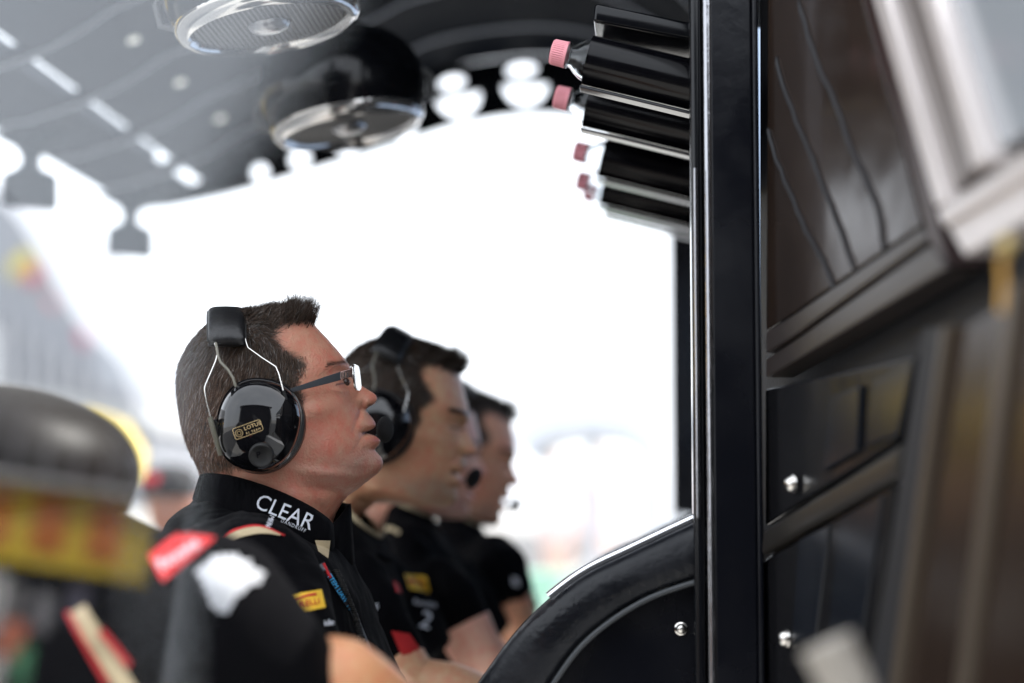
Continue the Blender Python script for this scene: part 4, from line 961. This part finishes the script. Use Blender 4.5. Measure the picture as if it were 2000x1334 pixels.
inn = collar_mesh([(652, 1022, 1110, -.040, -10), (668, 1004, 1110, -.02, 4), (682, 985, 1105, .005, 8), (678, 985, 1080, .05, 6), (640, 975, 1040, .08, 0), (560, 950, 1010, .085, 0), (470, 930, 990, .075, 0), (400, 927, 975, .03, -8)], man1, 'collar_far')
bvcol = bvh_of([col1, shirt1])
tdrape('lettering', 'CLEAR', (556, 1001), 44, -22, bvcol, white_thread, man1, xs=.92, off=.0022, shear=.05)
tdrape('lettering', 'DANDRUFF', (573, 1027), 10.5, -24, bvcol, white_thread, man1, xs=.8, spacing=1.3, off=.0022)
tdrape('lettering', 'MEN', (527, 1018), 15, -112, bvcol, white_thread, man1, xs=.8, off=.0022)
tdrape('lettering', 'TM', (608, 1007), 6, -22, bvcol, white_thread, man1, off=.0022)
v_, f_ = pstrip([(428, 1066), (455, 1046), (490, 1036), (520, 1036), (548, 1044)], [12, 16, 17, 12, 3], 40); drape('yoke_stripe', v_, f_, bv1, beige, man1, off=.0022)
v_, f_ = pstrip([(424, 1058), (452, 1038), (490, 1027), (520, 1030), (556, 1046)], [3, 4, 3.5, 3, 2], 40); drape('yoke_piping', v_, f_, bv1, red_thread, man1, off=.0028)
v_, f_ = pgrid([(566, 1162), (628, 1151), (636, 1186), (588, 1196)]); drape('patch', v_, f_, bv1, yellow_thread, man1, off=.0022)
v_, f_ = pstrip([(572, 1172), (600, 1163), (618, 1160)], [2, 4, 5]); drape('patch_mark', v_, f_, bv1, red_thread, man1, off=.0034)
tdrape('lettering', 'RELLI', (606, 1177), 16, 10, bv1, red_thread, man1, xs=1.05, off=.0034)
tdrape('lettering', 'ide', (643, 1216), 17, 8, bv1, white_thread, man1, off=.003)
v_, f_ = pgrid([(615, 1055), (645, 1056), (641, 1090), (622, 1076)]); drape('collar_facing', v_, f_, bvcol, beige, man1, off=.0028)
# lanyard + coiled cord
lan = empty('lanyard', P(690, 1180, Y1 - .1)); tag(lan, 'thin dark lanyard with light blue lettering down the sharp man chest', 'lanyard')
bvall = bvh_of([shirt1, col1])
v_, f_ = pstrip([(628, 1100), (650, 1135), (672, 1168), (690, 1195), (708, 1240), (730, 1290), (760, 1345)], 11, 50); lo = drape('strap', v_, f_, bvall, mat('lanyard_black', (.012, .012, .016), .5), lan, off=.004)
tdrape('lettering', 'TTEM LIAW TT', (664, 1157), 13, -57, bvall, blue_thread, lan, xs=.95, off=.0058)
v_, f_ = pstrip([(632, 1100), (640, 1118), (646, 1128)], 5, 12); drape('tab', v_, f_, bvall, red_thread, lan, off=.006)
cord = MB(); cc = []
for i in range(420):
    u = i / 419; x = np.interp(u, [0, .35, .7, 1], [656, 690, 716, 745]); y = 1115 + 235 * u; d = ray(x, y); h = bvall.ray_cast(CAM, d); dist = (h[3] if h[0] is not None else 2.2) - .008
    a_ = i * .95; cc.append(CAM + d * dist + rv * .004 * math.cos(a_) + uv * .0016 * math.sin(a_) - fv * .004 * math.sin(a_))
cord.tube(cc, .0011, 5); tag(cord.build('coiled_cord', rubber, smooth=True), 'coiled black headset cord hanging beside the blue lettered lanyard', 'cord')

#@@OTHERS
hs_n = 0
def add_headset(M, label):
    h = copy_tree(hs1)
    for c in list(h.children):
        if any(c.name.startswith(k) for k in ('logo_frame', 'emblem', 'lettering')):
            bpy.data.objects.remove(c)
    h.matrix_basis = M; tag(h, label, 'headset', 'headsets worn along the desk'); return h
def man(px, py, Y, roll, turn, scale, skin, label, hs_label, hair_c, torso_spec, tubes, arms, stub=1, nh=14000, top=1.0, collar=None, nomic=False):
    M = frame(px, py, Y, roll, turn, 0, scale); r = empty('person', M.translation - Vector((0, 0, .5))); tag(r, label, 'person')
    Mi = M.inverted(); ex = [[[Mi @ p for p in rg] for rg in a] for a in arms]
    nr = HPX.shape[0]; cut = int(nr * 24.3 / (len(RINGS) - 1))
    me = make_head(skin, extra=ex, stub=stub, relief=.55)
    # below the neck base the torso follows the shirt, not the turned head
    me.transform(M)
    o = link('body', me, r)
    tz = P(px, py, Y).z
    bm = bmesh.new(); bm.from_mesh(me); bm.verts.ensure_lookup_table(); na = HPX.shape[1]
    tx_ = (P(torso_spec[2][0], 1, Y).x + P(torso_spec[2][2], 1, Y).x) / 2
    k0 = int(nr * 19.2 / (len(RINGS) - 1)); kk = int(nr * 22 / (len(RINGS) - 1))
    for i in range(k0, nr):
        u = min(1, (i - k0) / (kk - k0)); u = u * u * (3 - 2 * u); w_ = min(1, max(0, i - cut) / 30)
        back = bm.verts[i * na + na // 2].co.copy(); cen = sum((bm.verts[i * na + j].co for j in range(na)), Vector()) / na
        for j in range(na):
            v = bm.verts[i * na + j]; v.co = back + (v.co - back) * (1 - .32 * u); c2 = back + (cen - back) * (1 - .32 * u)
            if w_ > 0: v.co = c2 + (v.co - c2) * (1 - .5 * w_) + Vector(((tx_ - c2.x) * w_, (Y - c2.y) * w_, 0))
    bm.to_mesh(me); bm.free()
    h = make_hair(nh, hair_c, .03, top, .0006); h.transform(M); link('hair', h, r); e_ = make_brow(); e_.transform(M); link('eyebrow', e_, r)
    s = shirt_from('shirt', tubes, [rings_interp(torso_spec, Y, 24)], r, vox=.011, wr=.006)
    if collar:
        cr = crom(collar, 14); rg = [body_ring((q[0], q[1]), (q[2], q[3]), Y, q[4], p=1) for q in cr]
        mb = MB(); mb.loft(rg, caps=False); o = mb.build('collar', shirt_mat, r, smooth=True); sm = o.modifiers.new('s', 'SOLIDIFY'); sm.thickness = .005
        mb = MB(); mb.tube(rg[0] + [rg[0][0]], .0035, 6); mb.build('collar_trim', beige, r, smooth=True)
    hd_ = add_headset(M, hs_label)
    if nomic:
        for c in list(hd_.children):
            if c.name.startswith('mic'): bpy.data.objects.remove(c)
    return r, s, M
# man 2
Y2 = 2.85
arm2 = arm_rings([P(765, 1290, Y2 - .15), P(810, 1340, Y2 - .15), P(890, 1350, Y2 - .15), P(980, 1380, Y2 - .13)], [.045, .042, .036, .028])
m2, s2, M2 = man(745, 832, Y2, 28, -5, 1.02, (.56, .30, .175), 'dark haired man leaning forward right behind the sharp man, mic ball at his lips', 'blurred black headset on the dark haired second man', (.034, .022, .015),
    [(748, 1056, 672, 994, .060), (758, 1080, 660, 1012, .11), (762, 1125, 650, 1060, .15), (774, 1165, 640, 1100, .17), (792, 1220, 636, 1170, .17), (822, 1300, 636, 1290, .17), (855, 1450, 640, 1450, .2), (870, 1600, 640, 1600, .2)],
    [([P(688, 1130, Y2 - .11), P(712, 1195, Y2 - .15), P(772, 1305, Y2 - .15)], [.050, .054, .048]), ([P(725, 1130, Y2 + .12), P(770, 1200, Y2 + .16), P(840, 1290, Y2 + .16)], [.05, .056, .05])], [arm2], top=.9, stub=1.7, collar=[(742, 1048, 672, 978, .066), (752, 1068, 662, 1000, .074), (772, 1092, 655, 1030, .09)])
Y3 = 3.3
arm3 = arm_rings([P(905, 1220, Y3 - .2), P(935, 1275, Y3 - .2), P(985, 1310, Y3 - .17), P(1040, 1330, Y3 - .13)], [.044, .041, .035, .028])
m3, s3, M3 = man(800, 884, Y3, 29, -4, .95, (.66, .35, .26), 'third man almost hidden, pink ear and cheek showing past the dark haired man', 'blurred black headset of the hidden third man', (.05, .035, .025),
    [(846, 1022, 776, 984, .060), (866, 1045, 758, 1000, .11), (888, 1085, 750, 1030, .16), (908, 1145, 762, 1100, .18), (920, 1200, 758, 1170, .18), (930, 1300, 758, 1290, .18), (940, 1450, 758, 1450, .2)],
    [([P(840, 1135, Y3 - .13), P(872, 1190, Y3 - .17), P(915, 1270, Y3 - .17)], [.056, .06, .052]), ([P(860, 1115, Y3 + .15), P(900, 1190, Y3 + .2), P(960, 1260, Y3 + .2)], [.06, .066, .056])], [arm3], nh=8000, top=.4, nomic=True, collar=[(842, 1008, 766, 970, .066), (854, 1026, 758, 990, .078), (868, 1052, 754, 1012, .095)])
Y4 = 3.8
arm4 = arm_rings([P(985, 1150, Y4 - .2), P(1000, 1200, Y4 - .2), P(1030, 1240, Y4 - .17), P(1085, 1250, Y4 - .13)], [.046, .042, .036, .028])
m4, s4, M4 = man(871, 893, Y4, 33, -4, 1.08, (.68, .33, .20), 'last man in the row, profile against the bright background', 'blurred headset with a tiny mic on the last man', (.06, .045, .035),
    [(944, 1038, 872, 992, .060), (958, 1060, 858, 1008, .11), (974, 1090, 850, 1040, .17), (990, 1135, 868, 1090, .20), (997, 1180, 864, 1150, .20), (1000, 1260, 864, 1250, .2), (1005, 1400, 864, 1400, .2)],
    [([P(945, 1090, Y4 - .15), P(965, 1115, Y4 - .2), P(992, 1180, Y4 - .2)], [.06, .068, .058]), ([P(945, 1090, Y4 + .15), P(975, 1150, Y4 + .2), P(1010, 1220, Y4 + .2)], [.06, .066, .058])], [arm4], nh=8000, top=1.0, collar=[(938, 1026, 862, 980, .066), (948, 1040, 856, 998, .078), (960, 1062, 852, 1020, .095)])
b2 = bvh_of([s2, s3]); b3 = bvh_of([s2, s3]); b4 = bvh_of([s4])
v_, f_ = pgrid([(764, 1232), (800, 1238), (842, 1300), (806, 1330)]); drape('side_panel', v_, f_, b2, red_cloth, m2, off=.004)
tdrape('lettering', 'A F', (728, 1188), 18, 12, b2, white_thread, m2, off=.004)
v_, f_ = pgrid([(790, 1121), (832, 1126), (840, 1158), (800, 1150)]); drape('patch', v_, f_, b3, yellow_thread, m3, off=.004)
v_, f_ = pstrip([(797, 1134), (828, 1139)], 6, 8); drape('patch_mark', v_, f_, b3, red_thread, m3, off=.006)
v_, f_ = pgrid([(768, 1135), (777, 1140), (784, 1158), (774, 1156)]); drape('badge', v_, f_, b3, red_thread, m3, off=.004)
tdrape('lettering', 'Rexona', (830, 1178), 15, -8, b3, white_thread, m3, off=.004)
tdrape('lettering', '2', (832, 1212), 48, -18, b3, white_thread, m3, off=.004)
v_, f_ = rrect((938, 1142), 20, 20, 9, 0, 5); drape('badge', v_, f_, b4, mat('badge_grey_blue', (.3, .33, .4), .5), m4, off=.006)

v_, f_ = pgrid([(1000, 1126), (1012, 1130), (1014, 1146), (1001, 1142)]); drape('badge', v_, f_, b4, white_thread, m4, off=.006)
v_, f_ = pgrid([(944, 1220), (962, 1215), (985, 1245), (962, 1255)]); drape('side_panel', v_, f_, b4, red_cloth, m4, off=.006)
v_, f_ = pstrip([(752, 1032), (766, 1033), (780, 1041)], 8, 12); drape('shoulder_mark', v_, f_, b3, beige, m3, off=.006)
#@@FORE
# foreground man, back turned, leaning in at the left
YFG = 1.62
fg = empty('person', P(200, 1334, YFG)); tag(fg, 'blurred man turned away at the left edge, red and white badges on sleeve', 'person', None)
def hring(cx, cy, rx, ry, Y, w, n=32):
    return [P(cx + rx * math.cos(2 * math.pi * k / n), cy, Y) + Vector((0, w * math.sin(2 * math.pi * k / n), 0)) for k in range(n)]
spec = [(10, 758, 14, .02), (16, 770, 70, .05), (30, 800, 130, .074), (50, 840, 168, .090), (64, 895, 188, .098), (66, 950, 188, .095), (66, 1010, 165, .085), (80, 1070, 128, .07), (90, 1130, 120, .065), (110, 1200, 150, .08), (130, 1300, 200, .09), (140, 1450, 260, .10), (140, 1700, 260, .10)]
a = crom(spec, 60); hd = [hring(q[0], q[1], q[2], 0, YFG + .05, q[3]) for q in a]
armF = arm_rings([P(560, 1470, YFG - .02), P(600, 1370, YFG), P(650, 1338, YFG), P(705, 1368, YFG + .03), P(790, 1430, YFG + .10), P(880, 1500, YFG + .2)], [.034, .038, .040, .039, .034, .028])
allr = hd
mb = MB(); mb.loft(allr); mb.loft(armF); me = mesh('body', mb.v, mb.f); recalc(me); set_attr(me, np.tile([.60, .28, .14], (len(me.vertices), 1))); me.materials.append(skin_mat); me.shade_smooth(); link('body', me, fg)
hh = [hring(q[0], q[1] - 5, q[2] + 8, 0, YFG + .05, q[3] + .007) for q in a[:30]]; mb = MB(); mb.loft(hh); me = mesh('hair', mb.v, mb.f); recalc(me); set_attr(me, np.tile([.016, .013, .012], (len(me.vertices), 1))); me.materials.append(hair_mat); me.shade_smooth(); link('hair', me, fg)
tr = crom([(95, 985, 130, .06), (100, 1015, 160, .085), (115, 1045, 215, .11), (130, 1090, 285, .13), (145, 1150, 345, .14), (150, 1250, 390, .145), (150, 1400, 380, .14), (150, 1600, 370, .14)], 24)
sF = shirt_from('shirt', [([P(350, 1150, YFG), P(440, 1205, YFG - .03), P(520, 1290, YFG - .03), P(560, 1400, YFG - .01)], [.058, .060, .056, .050])], [[hring(q[0], q[1], q[2], 0, YFG + .02, q[3]) for q in tr]], fg, vox=.009, wr=.005)
bF = bvh_of([sF])
v_, f_ = pgrid([(290, 1085), (345, 1040), (420, 1050), (318, 1136)], 12, 12); drape('badge', v_, f_, bF, red_thread, fg, off=.004)
tdrape('lettering', 'Rexona', (348, 1082), 30, 32, bF, white_thread, fg, off=.006)
blob = [(385, 1120), (398, 1100), (412, 1096), (420, 1084), (440, 1082), (452, 1076), (470, 1088), (488, 1096), (496, 1110), (516, 1122), (512, 1136), (494, 1142), (480, 1156), (466, 1164), (455, 1180), (440, 1196), (424, 1194), (414, 1180), (408, 1164), (394, 1156), (396, 1142), (383, 1134)]
bb = []
for i in range(22):
    for k in range(3):
        p_, q_ = blob[i], blob[(i + 1) % 22]; u = k / 3; x_ = p_[0] + (q_[0] - p_[0]) * u; y_ = p_[1] + (q_[1] - p_[1]) * u; g_ = 1 + random.uniform(-.13, .10); bb.append((447 + (x_ - 447) * g_, 1134 + (y_ - 1134) * g_))
drape('emblem', bb + [(452, 1132)], [(i, (i + 1) % 66, 66) for i in range(66)], bF, mat('emblem_white', (.38, .39, .41), .7, noise=.5, nscale=30), fg, off=.004, sub=3)
v_, f_ = pstrip([(150, 1190), (175, 1230), (205, 1275), (240, 1334), (270, 1380)], 36, 30); drape('back_stripe', v_, f_, bF, beige, fg, off=.004)
v_, f_ = pstrip([(131, 1195), (155, 1240), (180, 1285), (212, 1340)], 10, 24); drape('back_piping', v_, f_, bF, red_thread, fg, off=.005)
v_, f_ = pstrip([(196, 1232), (222, 1262), (252, 1300)], 14, 20); drape('back_piping', v_, f_, bF, red_thread, fg, off=.005)
# distant man with cap between the foreground man and the sharp man
YD = 6.4
dm = empty('person', P(330, 1334, YD)); tag(dm, 'distant man under a black cap, peeking out behind the sharp man collar', 'person')
c = P(338, 985, YD); mb = MB(); prof = [(-1.2, .12), (-.8, .17), (-.4, .19), (-.22, .2), (-.17, .13), (-.13, .06), (-.09, .06), (-.06, .075), (0, .09), (.06, .085), (.10, .05), (.12, .01)]
mb.loft([[c + Vector((r_ * math.cos(2 * math.pi * j / 24), r_ * .9 * math.sin(2 * math.pi * j / 24), h)) for j in range(24)] for h, r_ in prof]); me = mesh('body', mb.v, mb.f); recalc(me); set_attr(me, np.tile([.42, .2, .14], (len(me.vertices), 1))); me.materials.append(skin_mat); me.shade_smooth(); link('body', me, dm)
mb = MB(); mb.loft([[c + Vector((r_ * math.cos(2 * math.pi * j / 24), r_ * .9 * math.sin(2 * math.pi * j / 24), h)) for j in range(24)] for h, r_ in [(-1.2, .15), (-.8, .19), (-.4, .21), (-.22, .215), (-.17, .14), (-.13, .07)]]); mb.build('shirt', mat('dark_top', (.03, .03, .035), .8), dm, smooth=True)
cp2 = empty('cap', c + Vector((0, 0, .05))); tag(cp2, 'black baseball cap with a red front patch on the distant man', 'cap')
mb = MB(); cc_ = c + Vector((-.01, 0, .035)); mb.loft([[cc_ + Vector((r_ * math.cos(2 * math.pi * j / 28), r_ * math.sin(2 * math.pi * j / 28), h)) for j in range(28)] for h, r_ in [(-.012, .099), (.02, .102), (.05, .095), (.075, .075), (.09, .045), (.095, .005)]]); mb.build('crown', mat('cap_black', (.02, .02, .022), .8), cp2, smooth=True)
mb = MB(); rg = []
for u in np.linspace(-1, 1, 13): rg.append([cc_ + Vector((.09 * u + .01, -.09 * math.sqrt(max(0, 1 - u * u)) - .0, .0)), cc_ + Vector((.085 * u + .012, -.09 * math.sqrt(max(0, 1 - u * u)) - .075 * math.sqrt(max(0, 1 - u ** 4)), -.012 * (u * u) + .002))])
mb.add([p for r_ in rg for p in r_], [(2 * i, 2 * i + 1, 2 * i + 3, 2 * i + 2) for i in range(12)]); o = mb.build('brim', mat('cap_black', (.02, .02, .022), .8), cp2, smooth=True); s = o.modifiers.new('s', 'SOLIDIFY'); s.thickness = .004
mb = MB(); mb.box(cc_ + Vector((-.045, -.083, .045)), .06, .012, .035, Matrix.Rotation(R(-25), 3, 'Z') @ Matrix.Rotation(R(-20), 3, 'X')); mb.build('front_patch', mat('cap_red', (.5, .02, .03), .7), cp2, bevel=.003)
# yellow tyre-maker banner far off behind the foreground man
mb = MB(); mb.prism([P(x, y, 12) for x, y in ((165, 800), (230, 822), (268, 880), (262, 935), (150, 935))], (0, .2, 0)); tag(mb.build('advertising_board', mat('board_yellow', (.72, .55, .16), .6), bevel=.01), 'bright yellow blurred board glowing behind the foreground man head', 'board')

cy = sc.cycles; sc.render.engine = 'CYCLES'
cy.max_bounces = 8; cy.transparent_max_bounces = 12; cy.sample_clamp_indirect = 8
